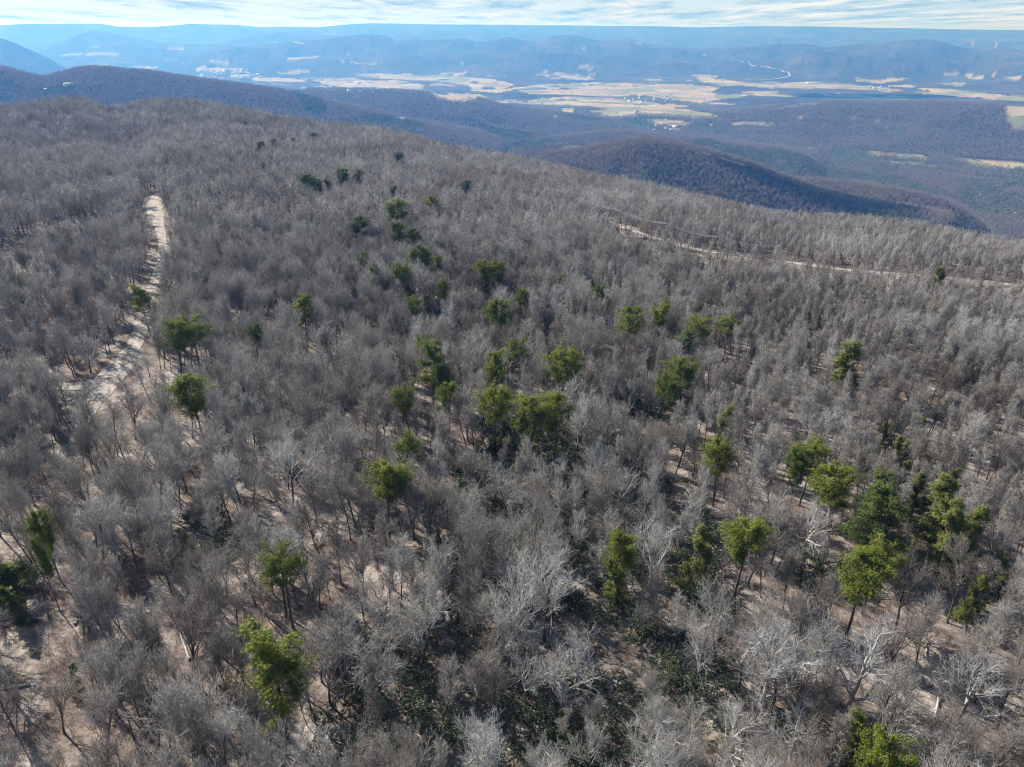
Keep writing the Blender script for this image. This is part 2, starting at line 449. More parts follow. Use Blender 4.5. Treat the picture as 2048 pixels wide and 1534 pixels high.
# ground: leaf litter near, forest / fields / soil further off (vertex mask gives real land cover)
def ground_mat():
    m, nt, b = new_mat('ground')
    geo = N(nt, 'ShaderNodeNewGeometry')
    att = N(nt, 'ShaderNodeAttribute', attribute_name='cover')
    sp_ = N(nt, 'ShaderNodeSeparateColor')
    L(nt, att.outputs['Color'], sp_.inputs[0])
    def noise(scale, detail=4.0, rough=0.55, vec=None):
        n = N(nt, 'ShaderNodeTexNoise', inp={'Scale': scale, 'Detail': detail, 'Roughness': rough})
        L(nt, vec or geo.outputs['Position'], n.inputs['Vector'])
        return n.outputs[0]
    # litter
    la = ramp(nt, noise(0.06, 5.0, 0.6), [(0.35, (0.15, 0.112, 0.088)), (0.50, (0.25, 0.205, 0.172)), (0.64, (0.38, 0.335, 0.295))])
    lb = ramp(nt, noise(0.9, 8.0, 0.9), [(0.36, 0.30), (0.5, 1.0), (0.64, 1.65)])
    lc = ramp(nt, noise(0.33, 4.0, 0.7), [(0.36, (0.62, 0.58, 0.55)), (0.5, (1.0, 1.0, 1.0)), (0.66, (1.25, 1.27, 1.30))])
    lm = N(nt, 'ShaderNodeMix', data_type='RGBA', blend_type='MULTIPLY'); lm.inputs[0].default_value = 1
    L(nt, lb, lm.inputs[6]); L(nt, lc, lm.inputs[7]); lb = lm.outputs[2]
    litter = N(nt, 'ShaderNodeMix', data_type='RGBA', blend_type='MULTIPLY'); litter.inputs[0].default_value = 1
    L(nt, la, litter.inputs[6]); L(nt, lb, litter.inputs[7])
    # far winter forest
    fo = ramp(nt, noise(0.0016, 6.0, 0.65), [(0.36, (0.045, 0.038, 0.036)), (0.5, (0.068, 0.057, 0.052)), (0.62, (0.105, 0.087, 0.076))])
    fg = ramp(nt, noise(0.05, 5.0, 0.8), [(0.3, 0.55), (0.5, 1.0), (0.7, 1.5)])
    forest = N(nt, 'ShaderNodeMix', data_type='RGBA', blend_type='MULTIPLY'); forest.inputs[0].default_value = 1
    L(nt, fo, forest.inputs[6]); L(nt, fg, forest.inputs[7])
    pine = ramp(nt, noise(0.02, 4.0, 0.7), [(0.35, (0.07, 0.105, 0.05)), (0.6, (0.115, 0.15, 0.07))])
    vo = N(nt, 'ShaderNodeTexVoronoi', voronoi_dimensions='2D', inp={'Scale': 0.0042})
    L(nt, geo.outputs['Position'], vo.inputs['Vector'])
    vs = N(nt, 'ShaderNodeSeparateColor'); L(nt, vo.outputs['Color'], vs.inputs[0])
    parcel = ramp(nt, vs.outputs[0], [(0.0, (0.20, 0.22, 0.11)), (0.20, (0.26, 0.26, 0.14)), (0.30, (0.37, 0.31, 0.21)), (0.75, (0.44, 0.365, 0.25)), (0.92, (0.27, 0.22, 0.16))])
    ve = N(nt, 'ShaderNodeTexVoronoi', voronoi_dimensions='2D', feature='DISTANCE_TO_EDGE', inp={'Scale': 0.0042})
    L(nt, geo.outputs['Position'], ve.inputs['Vector'])
    hedge = mth(nt, 'LESS_THAN', mth(nt, 'ADD', ve.outputs['Distance'], mth(nt, 'MULTIPLY', mth(nt, 'SUBTRACT', noise(0.02, 4.0, 0.7), 0.5), 0.30)), 0.011)
    field = mixc(nt, hedge, parcel, (0.085, 0.08, 0.06))
    fvar = N(nt, 'ShaderNodeMix', data_type='RGBA', blend_type='MULTIPLY'); fvar.inputs[0].default_value = 1
    L(nt, field, fvar.inputs[6]); L(nt, ramp(nt, noise(0.012, 6.0, 0.75), [(0.32, 0.62), (0.5, 1.0), (0.7, 1.2)]), fvar.inputs[7])
    field = fvar.outputs[2]
    soil = ramp(nt, noise(0.02, 4.0, 0.6), [(0.35, (0.36, 0.31, 0.26)), (0.6, (0.52, 0.46, 0.38))])
    far = mixc(nt, sp_.outputs[1], forest.outputs[2], pine)
    far = mixc(nt, sp_.outputs[0], far, field)
    far = mixc(nt, sp_.outputs[2], far, soil)
    soiln = N(nt, 'ShaderNodeMix', data_type='RGBA', blend_type='MULTIPLY'); soiln.inputs[0].default_value = 0.7
    L(nt, soil, soiln.inputs[6]); L(nt, lb, soiln.inputs[7])
    near = mixc(nt, sp_.outputs[2], litter.outputs[2], soiln.outputs[2])
    c = mixc(nt, att.outputs['Alpha'], near, far)
    L(nt, c, b.inputs['Base Color'])
    bp = N(nt, 'ShaderNodeBump', inp={'Strength': 0.8, 'Distance': 6.0})
    L(nt, mth(nt, 'MULTIPLY', noise(0.045, 3.0, 0.7), mth(nt, 'MULTIPLY', att.outputs['Alpha'], mth(nt, 'SUBTRACT', 1.0, sp_.outputs[0]))), bp.inputs['Height'])
    L(nt, bp.outputs[0], b.inputs['Normal'])
    b.inputs['Roughness'].default_value = 1.0
    b.inputs['Specular IOR Level'].default_value = 0.0
    return m
M_ground = ground_mat()
def simple(name, c, rough=0.8, nscale=1.0, var=0.2):
    m, nt, b = new_mat(name)
    geo = N(nt, 'ShaderNodeNewGeometry')
    no = N(nt, 'ShaderNodeTexNoise', inp={'Scale': nscale, 'Detail': 5.0, 'Roughness': 0.65})
    L(nt, geo.outputs['Position'], no.inputs['Vector'])
    col = ramp(nt, no.outputs[0], [(0.32, tuple(v * (1 - var) for v in c)), (0.68, tuple(min(v * (1 + var), 0.95) for v in c))])
    L(nt, col, b.inputs['Base Color'])
    b.inputs['Roughness'].default_value = rough
    return m
M_road = simple('dirt_road', (0.40, 0.355, 0.30), 1.0, 0.7, 0.42)
M_gravel = simple('gravel', (0.42, 0.395, 0.345), 1.0, 0.5, 0.3)
M_hwy = simple('highway', (0.36, 0.33, 0.29), 0.9, 0.02, 0.1)
M_wall = simple('white_wall', (0.75, 0.74, 0.70))
M_wallb = simple('brown_wall', (0.20, 0.12, 0.08))
M_roofg = simple('grey_roof', (0.42, 0.42, 0.43))
M_roofw = simple('white_roof', (0.82, 0.82, 0.80))
M_roofd = simple('dark_roof', (0.16, 0.13, 0.12))
M_glass = simple('window_glass', (0.05, 0.06, 0.07), 0.2)
M_wire = simple('wire', (0.60, 0.58, 0.55), 0.4)
M_pole = simple('pole_wood', (0.28, 0.24, 0.20))
M_cloud = simple('cloud', (0.9, 0.9, 0.9), 1.0, 0.002, 0.05)

# ------------------------------------------------------------------ roads (world paths)
RD1 = march_poly([(298, 392), (303, 402), (309, 420), (318, 448), (323, 470), (326, 495), (324, 520), (314, 552), (300, 592), (290, 622), (282, 655),
                  (274, 685), (255, 712), (232, 740), (214, 765), (192, 790), (165, 840), (140, 900)])
RD1W = [5, 10, 7, 4.5, 3.6, 3.4, 3.4, 3.4, 3.4, 3.4, 3.8, 4, 5, 7, 9, 6, 3, 1.0]
RD1B = march_poly([(214, 768), (150, 772), (90, 775), (30, 790), (-60, 800)])
RD2 = march_poly([(1215, 447), (1235, 452), (1300, 474), (1350, 488), (1420, 505), (1500, 513), (1560, 521), (1620, 531), (1700, 541), (1780, 546), (1860, 553), (1940, 561), (2050, 572), (2200, 590)])
RD3 = march_poly([(-60, 610), (0, 560), (40, 520), (100, 490), (160, 465), (225, 450)])
R1 = [(p[0], p[1]) for p in RD1[:16]]; R1B = [(p[0], p[1]) for p in RD1B]; R2 = [(p[0], p[1]) for p in RD2]; R3 = [(p[0], p[1]) for p in RD3]

# ------------------------------------------------------------------ land-cover outlines
FIELDS = [
    [(1050, 204), (1090, 197), (1150, 193), (1200, 195), (1250, 198), (1300, 204), (1340, 212), (1400, 224), (1465, 232), (1440, 237), (1350, 233), (1290, 230), (1240, 225), (1180, 216), (1130, 212)],
    [(1125, 168), (1200, 165), (1270, 171), (1310, 168), (1380, 168), (1440, 176), (1420, 184), (1455, 190), (1500, 188), (1480, 196), (1430, 200), (1400, 206), (1330, 197), (1290, 190), (1240, 192), (1150, 190), (1060, 188), (1030, 178), (1060, 170)],
    [(1385, 148), (1420, 150), (1450, 158), (1500, 166), (1560, 168), (1600, 164), (1700, 168), (1760, 174), (1815, 180), (1780, 183), (1650, 177), (1540, 176), (1450, 170), (1410, 165)],
    [(1840, 176), (1900, 178), (1950, 184), (2000, 188), (2048, 194), (2060, 202), (1990, 201), (1940, 193), (1880, 188), (1850, 182)],
    [(1870, 165), (1930, 166), (1925, 172), (1880, 172)], [(1985, 150), (2048, 154), (2048, 158), (1990, 156)], [(1885, 147), (1920, 145), (1915, 152), (1890, 152)], [(1930, 150), (1975, 152), (1965, 157), (1935, 156)],
    [(1710, 156), (1760, 160), (1830, 156), (1800, 163), (1760, 167), (1715, 162)],
    [(858, 188), (900, 185), (960, 189), (976, 195), (950, 203), (910, 205), (880, 198)],
    [(618, 155), (700, 157), (760, 162), (850, 170), (846, 178), (760, 183), (690, 176), (640, 165)],
    [(700, 150), (760, 146), (860, 149), (930, 153), (1010, 163), (1024, 170), (960, 172), (900, 166), (820, 160), (760, 157)],
    [(830, 152), (880, 148), (935, 143), (930, 151), (870, 156)],
    [(940, 170), (1020, 172), (1030, 180), (990, 186), (940, 181)], [(500, 155), (620, 157), (610, 164), (510, 162)], [(640, 172), (720, 178), (700, 182), (650, 178)],
    [(1170, 221), (1240, 222), (1276, 231), (1230, 235), (1185, 230)], [(1120, 216), (1152, 217), (1146, 230), (1124, 228)],
    [(1292, 240), (1330, 238), (1388, 244), (1375, 250), (1318, 250)], [(1405, 246), (1470, 244), (1548, 247), (1530, 252), (1425, 252)], [(1335, 256), (1362, 254), (1360, 262), (1340, 262)],
    [(1560, 217), (1600, 207), (1655, 204), (1640, 208), (1600, 211)],
    [(1735, 304), (1800, 308), (1850, 311), (1870, 318), (1850, 321), (1790, 314), (1745, 311)], [(1860, 312), (1950, 318), (2060, 325), (2060, 340), (1990, 337), (1930, 330), (1900, 322)],
    [(1994, 211), (2060, 214), (2060, 256), (2022, 256), (2010, 240)],
    [(110, 110), (240, 109), (235, 113), (130, 114)], [(160, 129), (215, 128), (210, 132), (170, 132)], [(390, 137), (485, 137), (480, 143), (400, 143)], [(255, 129), (320, 132), (310, 136), (260, 133)],
    [(330, 117), (420, 119), (410, 122), (340, 121)], [(415, 121), (480, 121), (470, 126), (420, 125)], [(555, 142), (620, 143), (612, 147), (560, 147)], [(575, 115), (640, 113), (630, 118), (580, 119)],
    [(700, 122), (790, 121), (780, 126), (720, 127)], [(760, 158), (800, 150), (790, 157)], [(180, 96), (200, 92), (196, 96)], [(330, 97), (372, 98), (360, 100)], [(545, 84), (610, 86), (600, 88)],
    [(675, 118), (690, 120), (684, 123)], [(690, 109), (706, 107), (700, 112)], [(920, 130), (934, 122), (930, 128)], [(958, 150), (1020, 152), (1010, 154)],
]
SOIL = [
    [(1128, 86), (1150, 88), (1170, 93), (1186, 99), (1160, 96), (1140, 91)], [(1266, 82), (1292, 86), (1280, 88), (1268, 86)], [(1232, 87), (1256, 80), (1252, 84)],
    [(1155, 133), (1180, 133), (1196, 139), (1180, 140)], [(1050, 147), (1110, 149), (1175, 151), (1190, 143), (1196, 144), (1180, 153), (1110, 152)], [(1385, 108), (1415, 110), (1410, 112)],
    [(1588, 165), (1630, 163), (1660, 164), (1688, 167), (1640, 168)], [(1596, 229), (1612, 229), (1606, 238), (1597, 236)], [(1700, 237), (1760, 240), (1750, 246), (1705, 244)],
    [(1944, 271), (1975, 272), (1965, 280), (1946, 279)], [(1933, 80), (1942, 80), (1950, 96), (1940, 92)], [(1986, 76), (1991, 78), (1992, 95), (1988, 92)],
    [(1125, 294), (1150, 290), (1180, 293), (1176, 298), (1135, 297)], [(1772, 322), (1840, 326), (1880, 337), (1850, 334), (1780, 328)],
    [(1780, 396), (1830, 402), (1820, 410), (1790, 408)], [(2015, 424), (2048, 424), (2048, 436), (2020, 434)], [(785, 238), (810, 240), (820, 250), (795, 248)],
    [(1400, 302), (1450, 316), (1500, 331), (1495, 333), (1440, 318)],
]
PINES_ZONE = [
    [(1030, 287), (1060, 281), (1110, 286), (1085, 298), (1045, 303)], [(585, 190), (625, 196), (650, 222), (640, 238), (605, 222)], [(690, 236), (790, 238), (850, 252), (850, 262), (760, 250)],
    [(920, 263), (1010, 272), (1005, 280), (930, 272)], [(1268, 343), (1310, 337), (1370, 345), (1400, 356), (1340, 354)], [(1690, 424), (1800, 436), (1880, 450), (1760, 442)],
    [(1100, 232), (1290, 236), (1300, 252), (1180, 246)], [(1390, 252), (1560, 254), (1550, 258), (1400, 257)],
]
PINE_MIX = [[(1380, 292), (1500, 283), (1640, 295), (1760, 306), (1860, 325), (2060, 342), (2060, 440), (1960, 425), (1900, 400), (1800, 376), (1700, 360), (1560, 348), (1450, 318)]]
FIELDS_W = [march_poly(p) for p in FIELDS]; SOIL_W = [march_poly(p) for p in SOIL]
PZ_W = [march_poly(p) for p in PINES_ZONE]; PM_W = [march_poly(p) for p in PINE_MIX]
SAND_W = [march_poly(p) for p in [
    [(30, 1248), (60, 1245), (88, 1252), (84, 1290), (62, 1328), (30, 1335), (18, 1290)], [(36, 1340), (80, 1352), (104, 1400), (108, 1440), (72, 1452), (44, 1400)],
    [(55, 1455), (90, 1476), (125, 1534), (120, 1560), (40, 1560)], [(98, 1040), (128, 1050), (118, 1100), (112, 1140), (84, 1140)], [(0, 1120), (40, 1090), (60, 1110), (30, 1180), (0, 1200)],
    [(110, 900), (160, 860), (180, 880), (130, 960), (112, 1000)], [(0, 720), (60, 740), (100, 790), (40, 800), (-30, 790)], [(1815, 1240), (1862, 1262), (1882, 1330), (1835, 1350), (1805, 1290)]]]
BALD_W = march_poly([(190, 222), (205, 214), (225, 209), (250, 212), (250, 220), (215, 224)])
HWY = march_poly([(1478, 123), (1500, 130), (1525, 135), (1548, 139), (1566, 143), (1579, 149), (1582, 153), (1572, 157), (1550, 160), (1510, 162), (1480, 160)])
def cover_at(x, y):
    """field, pine, soil, far(0-1)"""
    r = np.hypot(x, y)
    wx = x + 40 * fbm(x / 210, y / 210, 71, 2) * np.clip(r / 6000, 0, 1.5); wy = y + 40 * fbm(x / 210, y / 210, 72, 2) * np.clip(r / 6000, 0, 1.5)
    f = np.zeros(x.shape); p = np.zeros(x.shape); s = np.zeros(x.shape)
    far = np.clip((r - 1050) / 150, 0, 1)
    fm = r > 1200
    for q in FIELDS_W:
        f = np.where(inside(q, wx, wy) & fm, 1, f)
    for q in PZ_W:
        p = np.where(inside(q, wx, wy) & fm, 1, p)
    mix = fbm(x / 160, y / 160, 77, 4)
    for q in PM_W:
        p = np.where(inside(q, wx, wy) & fm & (mix > -0.12), 1, p)
    # hedges and copses break up the big fields, small paddocks dot the valley floor
    f = np.where((fbm(x / 260, y / 420, 81, 4) > 0.42), 0, f)
    pad = (fbm(x / 420, y / 500, 91, 3) > 0.34) & (r > 5000) & (r < 12000) & (height(x, y) < FLOOR + 30)
    f = np.where(pad, 1, f)
    p = np.where((fbm(x / 380, y / 380, 97, 4) > 0.42) & (r > 2400) & (r < 8000) & (f < 0.5), 1, p)
    for q in SOIL_W:
        s = np.where(inside(q, wx, wy) & fm & (fbm(x / 70, y / 70, 99, 3) > -0.1), 0.5, s)
    s = np.where(inside(BALD_W, x, y), 0.6, s)
    nx_ = x + 2.2 * fbm(x / 3.0, y / 3.0, 61, 3); ny_ = y + 2.2 * fbm(x / 3.0, y / 3.0, 62, 3)
    br = np.clip(0.75 + 1.6 * fbm(x / 4.0, y / 4.0, 63, 3), 0, 0.95)
    for q in SAND_W:
        s = np.where(inside(q, nx_, ny_), br, s)
    return f, p, s, far

# ------------------------------------------------------------------ the ground sheet
def build_ground():
    az = np.concatenate([np.arange(-180, -60, 4.0), np.arange(-60, -50, 0.5), np.arange(-50, -36, 0.2), np.arange(-36, 36, 0.085), np.arange(36, 50, 0.2), np.arange(50, 60, 0.5), np.arange(60, 180, 4.0)])
    rr = np.concatenate([[0.0], np.geomspace(12, 46000, 640)])
    A, RR = np.meshgrid(np.radians(az), rr[1:], indexing='ij')
    X = RR * np.sin(A); Y = RR * np.cos(A)
    Z = height(X, Y)
    f, p, s, far = cover_at(X, Y)
    # terrain wraps round the camera; centre vertex closes it
    na, nr = X.shape
    V = np.concatenate([np.stack([X, Y, Z], -1).reshape(-1, 3), [[0, 0, float(height(np.array([0.0]), np.array([0.1]))[0])]]])
    idx = np.arange(na * nr).reshape(na, nr)
    b = np.roll(idx, -1, 0)
    Q = np.stack([idx[:, :-1], idx[:, 1:], b[:, 1:], b[:, :-1]], -1).reshape(-1, 4)
    T = np.stack([np.full(na, na * nr), idx[:, 0], b[:, 0]], -1)
    me = make_mesh('ground', V, [Q, T], [M_ground], smooth=True)
    ca = me.color_attributes.new('cover', 'FLOAT_COLOR', 'POINT')
    C = np.zeros((len(V), 4), np.float32)
    C[:-1, 0] = f.ravel(); C[:-1, 1] = p.ravel(); C[:-1, 2] = s.ravel(); C[:-1, 3] = far.ravel()
    ca.data.foreach_set('color', C.ravel())
    o = link('ground', me)
    tag(o, 'leaf strewn mountain top falling away to a wide valley of woods and fields', 'ground', kind='structure')
build_ground()

def road(name, path, widths, mat, off, label, step, ragged=0.25, kind='structure'):
    P = np.array([(p[0], p[1]) for p in path]); Wd = np.array(widths, float)
    d = np.concatenate([[0], np.cumsum(np.hypot(*np.diff(P, axis=0).T))])
    s = np.arange(0, d[-1], step)
    # smooth the path
    x = np.interp(s, d, P[:, 0]); y = np.interp(s, d, P[:, 1]); w = np.interp(s, d, Wd)
    k = 9
    ker = np.ones(k) / k
    def sm(v): return np.convolve(np.pad(v, k // 2, 'edge'), ker, 'valid')
    x, y, w = sm(x), sm(y), sm(w)
    tx = np.gradient(x); ty = np.gradient(y); l = np.hypot(tx, ty); nx, ny = -ty / l, tx / l
    rows = []
    cols = np.linspace(-0.5, 0.5, 7)
    wl = w * (1 + ragged * fbm(s / (4 * step), s * 0, 3, 3)); wr = w * (1 + ragged * fbm(s / (4 * step), s * 0, 4, 3))
    for c in cols:
        ww = wl if c < 0 else wr
        xx = x + nx * ww * c; yy = y + ny * ww * c
        rows.append(np.stack([xx, yy, height(xx, yy) + off - 0.12 * (abs(c) > 0.45)], -1))
    V = np.stack(rows, 1)
    n, m, _ = V.shape
    idx = np.arange(n * m).reshape(n, m)
    Q = np.stack([idx[:-1, :-1], idx[:-1, 1:], idx[1:, 1:], idx[1:, :-1]], -1).reshape(-1, 4)
    o = link(name, make_mesh(name, V.reshape(-1, 3), [Q], [mat], smooth=True))
    return tag(o, label, 'road', kind=kind)
road('dirt_road', RD1, RD1W, M_road, 0.20, 'pale dirt track winding through the bare woods', 1.5)
road('dirt_track', RD1B, [6, 4, 3.5, 3.5, 3.5][:len(RD1B)], M_road, 0.26, 'narrow track branching off the pale dirt road', 1.5)
road('gravel_road', RD2, [4.6] * len(RD2), M_gravel, 0.22, 'straight pale gravel road below the power line', 2.0)
road('woodland_track', RD3, [5] * len(RD3), M_road, 0.22, 'faint pale track along the flank of the ridge', 2.0)
road('highway', HWY, [30] * len(HWY), M_hwy, 12.0, 'curving highway cutting across the valley hills', 30.0, 0.02)

# ------------------------------------------------------------------ bare trees
def bare_tree(seed, kind='oak', lod=0):
    """returns (trunk Geo, crown Geo); slots: 0 limb 1 twig"""
    rng = np.random.default_rng(seed)
    tr, cr = Geo(), Geo()
    if kind == 'oak':
        H, tl, lt, la, ll, nl = 14.5, 0.62, (0.42, 1.0), (28, 62), 0.46, 9
    elif kind == 'hero':
        H, tl, lt, la, ll, nl = 15.5, 0.50, (0.40, 1.0), (35, 75), 0.52, 9
    elif kind == 'fan':
        H, tl, lt, la, ll, nl = 14.0, 0.70, (0.38, 1.0), (18, 42), 0.42, 9
    elif kind == 'fork':
        H, tl, lt, la, ll, nl = 14.0, 0.30, (0.75, 1.0), (10, 38), 0.62, 5
    else:  # slender
        H, tl, lt, la, ll, nl = 13.0, 0.86, (0.40, 1.0), (25, 50), 0.26, 12
    lean = rng.normal(size=3) * 0.07; lean[2] = 1
    TP = grow(np.array([[0, 0, -0.5]]), lean[None], np.array([H * tl + 0.5]), 9, 0.03, 0.05, rng)
    r0 = {'hero': 0.34, 'oak': 0.24, 'fan': 0.20, 'fork': 0.24, 'slender': 0.13}[kind]
    tt = np.linspace(0, 1, 9)
    Rt = (r0 * (1 - 0.62 * tt))[None]; Rt[0, 0] *= 1.35
    V, F = tubes(TP, Rt, 8 if lod == 0 else 4); tr.add(V, F, 0)
    S, D, Ln, t = kids(TP, np.array([H]), nl, lt[0], lt[1], la, lambda q: ll * (1.15 - 0.45 * q), rng)
    # leader carries on
    S = np.concatenate([S, TP[:, -1]]); D = np.concatenate([D, nrm(TP[:, -1] - TP[:, -2])]); Ln = np.append(Ln, H * ll * 0.75); t = np.append(t, 1)
    m1 = 7 if lod == 0 else 4
    P1 = grow(S, D, Ln, m1, 0.10 if kind != 'slender' else 0.16, 0.13 if kind != 'hero' else 0.2, rng)
    rb = r0 * (0.52 if kind in ('hero', 'fork') else 0.40)
    R1_ = rb * (1 - 0.8 * np.linspace(0, 1, m1))[None] * (0.7 + 0.5 * (Ln / Ln.max()))[:, None]
    V, F = tubes(P1, R1_, 5 if lod == 0 else 3); cr.add(V, F, 0)
    n2 = {0: 9, 1: 6, 2: 4}[lod]
    S, D, L2, t2 = kids(P1, Ln, n2, 0.18, 1.0, (25, 60), lambda q: 0.52 * (1.15 - 0.6 * q), rng)
    m2 = 4 if lod == 0 else 3
    P2 = grow(S, D, L2, m2, 0.10, 0.16, rng)
    w2 = {0: 0.042, 1: 0.045, 2: 0.09}[lod] * (1.25 if kind == 'hero' else 1)
    V, F = tubes(P2, w2 * (1 - 0.72 * np.linspace(0, 1, m2))[None] * (0.6 + 0.8 * L2 / L2.max())[:, None], 3); cr.add(V, F, 0 if lod == 0 else 1)
    if lod == 2:
        S, D, L3, t3 = kids(P2, L2, 3, 0.3, 1.0, (20, 60), lambda q: 0.55 + q * 0, rng)
        V, F = spikes(S, S + D * L3[:, None] + [0, 0, 0.15], 0.08, rng); cr.add(V, F, 1)
        return tr, cr
    n3 = {0: 7, 1: 5}[lod]
    S, D, L3, t3 = kids(P2, L2, n3, 0.12, 1.0, (20, 58), lambda q: 0.50 * (1.25 - 0.5 * q), rng)
    L3 = np.maximum(L3, 0.45)
    P3 = grow(S, D, L3, 3, 0.12, 0.16, rng)
    if lod == 0:
        V, F = tubes(P3, np.array([[0.022, 0.016, 0.006]]) * np.ones((len(P3), 1)), 3); cr.add(V, F, 1)
        S, D, L4, t4 = kids(P3, L3, 3, 0.1, 1.0, (18, 52), lambda q: 0.60 + q * 0, rng)
        L4 = np.clip(L4, 0.3, 0.95)
        V, F = spikes(S, S + nrm(D + [0, 0, 0.2]) * L4[:, None], 0.0125, rng); cr.add(V, F, 1)
    else:
        V, F = spikes(P3[:, 0], P3[:, 2], 0.042, rng); cr.add(V, F, 1)
        S, D, L4, t4 = kids(P3, L3, 1, 0.1, 0.8, (18, 52), lambda q: 0.9 + q * 0, rng)
        V, F = spikes(S, S + nrm(D + [0, 0, 0.2]) * np.clip(L4, 0.4, 1.1)[:, None], 0.034, rng); cr.add(V, F, 1)
    return tr, cr
KINDS0 = ['oak', 'fan', 'oak', 'fork', 'slender', 'fan', 'oak', 'slender', 'fork', 'slender']
PROTO = []      # (kind, trunk mesh, crown mesh, crown mesh pale)
for i, k in enumerate(KINDS0):
    tr, cr = bare_tree(100 + i, k, 0)
    PROTO.append((k, tr.mesh('bare_trunk', [M_bark], True), cr.mesh('bare_crown', [M_limb, M_twig])))
HERO = []
for i in range(4):
    tr, cr = bare_tree(300 + i, 'hero', 0)
    HERO.append(('hero', tr.mesh('pale_trunk', [M_limb], True), cr.mesh('pale_crown', [M_pale, M_paletwig])))
# dead snags: bleached limbs only
def snag(seed):
    rng = np.random.default_rng(seed)
    tr, cr = Geo(), Geo()
    TP = grow(np.array([[0, 0, -0.5]]), np.array([[0.35, -0.1, 1.0]]), np.array([9.0]), 9, 0.02, 0.08, rng)
    V, F = tubes(TP, (0.30 * (1 - 0.6 * np.linspace(0, 1, 9)))[None], 8); tr.add(V, F, 0)
    S, D, Ln, t = kids(TP, np.array([13.0]), 8, 0.4, 1.0, (30, 70), lambda q: 0.36 * (1.2 - 0.5 * q), rng)
    P1 = grow(S, D, Ln, 8, 0.06, 0.28, rng)
    V, F = tubes(P1, 0.13 * (1 - 0.8 * np.linspace(0, 1, 8))[None] * np.ones((len(P1), 1)), 6); cr.add(V, F, 0)
    S, D, L2, t = kids(P1, Ln, 6, 0.2, 1.0, (30, 70), lambda q: 0.4 + 0 * q, rng)
    P2 = grow(S, D, L2, 5, 0.06, 0.3, rng)
    V, F = tubes(P2, 0.05 * (1 - 0.8 * np.linspace(0, 1, 5))[None] * np.ones((len(P2), 1)), 4); cr.add(V, F, 0)
    S, D, L3, t = kids(P2, L2, 4, 0.2, 1.0, (30, 60), lambda q: 0.5 + 0 * q, rng)
    V, F = spikes(S, S + D * L3[:, None], 0.02, rng); cr.add(V, F, 0)
    return ('snag', tr.mesh('snag_trunk', [M_pale], True), cr.mesh('snag_crown', [M_pale]))
SNAG = [snag(401), snag(405)]

# ------------------------------------------------------------------ pines
def pine(seed, kind, mat, lod=0):
    rng = np.random.default_rng(seed)
    tr, cr = Geo(), Geo()
    H = 14.0
    if kind == 'round':
        t0, nb, br, prof, flat, up, lean = 0.52, 44, 3.3, lambda q: np.sqrt(np.clip(1 - ((q - 0.42) / 0.62) ** 2, 0.05, 1)), 0.15, 0.10, 0.05
    elif kind == 'flat':
        t0, nb, br, prof, flat, up, lean = 0.64, 34, 3.8, lambda q: 0.75 + 0.3 * q - 0.45 * q ** 4, 0.45, 0.05, 0.09
    elif kind == 'ragged':
        t0, nb, br, prof, flat, up, lean = 0.42, 38, 2.9, lambda q: 1.05 - 0.6 * q + 0.25 * np.sin(q * 14), 0.35, 0.04, 0.06
    elif kind == 'layered':
        t0, nb, br, prof, flat, up, lean = 0.25, 54, 4.2, lambda q: 1.1 - 0.78 * q, 0.75, 0.02, 0.02
    else:  # young conical
        t0, nb, br, prof, flat, up, lean = 0.08, 44, 2.4, lambda q: 1.05 - 0.9 * q, 0.5, 0.04, 0.02
    ld = rng.normal(size=3) * lean; ld[2] = 1
    TP = grow(np.array([[0, 0, -0.5]]), ld[None], np.array([H * 0.97]), 10, 0.03, 0.04, rng)
    V, F = tubes(TP, (0.22 * (1 - 0.8 * np.linspace(0, 1, 10)))[None], 7 if lod == 0 else 4); tr.add(V, F, 0)
    S, D, Ln, t = kids(TP, np.array([1.0]), nb, t0, 1.0, (55, 88), lambda q: br * prof((q - t0) / (1 - t0)), rng, flat)
    Ln *= rng.uniform(0.7, 1.15, len(Ln))
    P1 = grow(S, D, Ln, 6, up, 0.10, rng)
    V, F = tubes(P1, 0.06 * (1 - 0.75 * np.linspace(0, 1, 6))[None] * np.ones((len(P1), 1)), 4 if lod == 0 else 3); tr.add(V, F, 0)
    S, D, L2, t2 = kids(P1, Ln, 12 if lod == 0 else 5, 0.18, 1.0, (20, 62), lambda q: 0.34 + 0 * q, rng, 0.3)
    P2 = grow(S, D, np.maximum(L2, 0.4), 3, 0.08, 0.12, rng)
    V, F = tubes(P2, 0.022 * np.array([[1, 0.7, 0.4]]) * np.ones((len(P2), 1)), 3); tr.add(V, F, 0)
    if lod == 0:
        S, D, L3, t3 = kids(P2, np.ones(len(P2)), 8, 0.15, 1.05, (10, 60), lambda q: 0.3 + 0 * q, rng)
        S = S + rng.normal(size=S.shape) * 0.2
        k = 12
        dd = nrm(np.repeat(D, k, 0) * 0.5 + rng.normal(size=(len(S) * k, 3)) * 0.75 + [0, 0, 0.35])
        SS = np.repeat(S, k, 0)
        V, F = spikes(SS, SS + dd * rng.uniform(0.17, 0.32, (len(SS), 1)), 0.018, rng); cr.add(V, F, 0)
    else:
        S, D, L3, t3 = kids(P2, np.ones(len(P2)), 3, 0.1, 1.0, (10, 60), lambda q: 0.3 + 0 * q, rng)
        k = 4
        dd = nrm(np.repeat(D, k, 0) * 0.5 + rng.normal(size=(len(S) * k, 3)) * 0.75 + [0, 0, 0.35])
        SS = np.repeat(S, k, 0)
        V, F = spikes(SS, SS + dd * 0.75, 0.14, rng); cr.add(V, F, 0)
    return tr.mesh('pine_trunk', [M_pinebark]), cr.mesh('pine_crown', [mat])
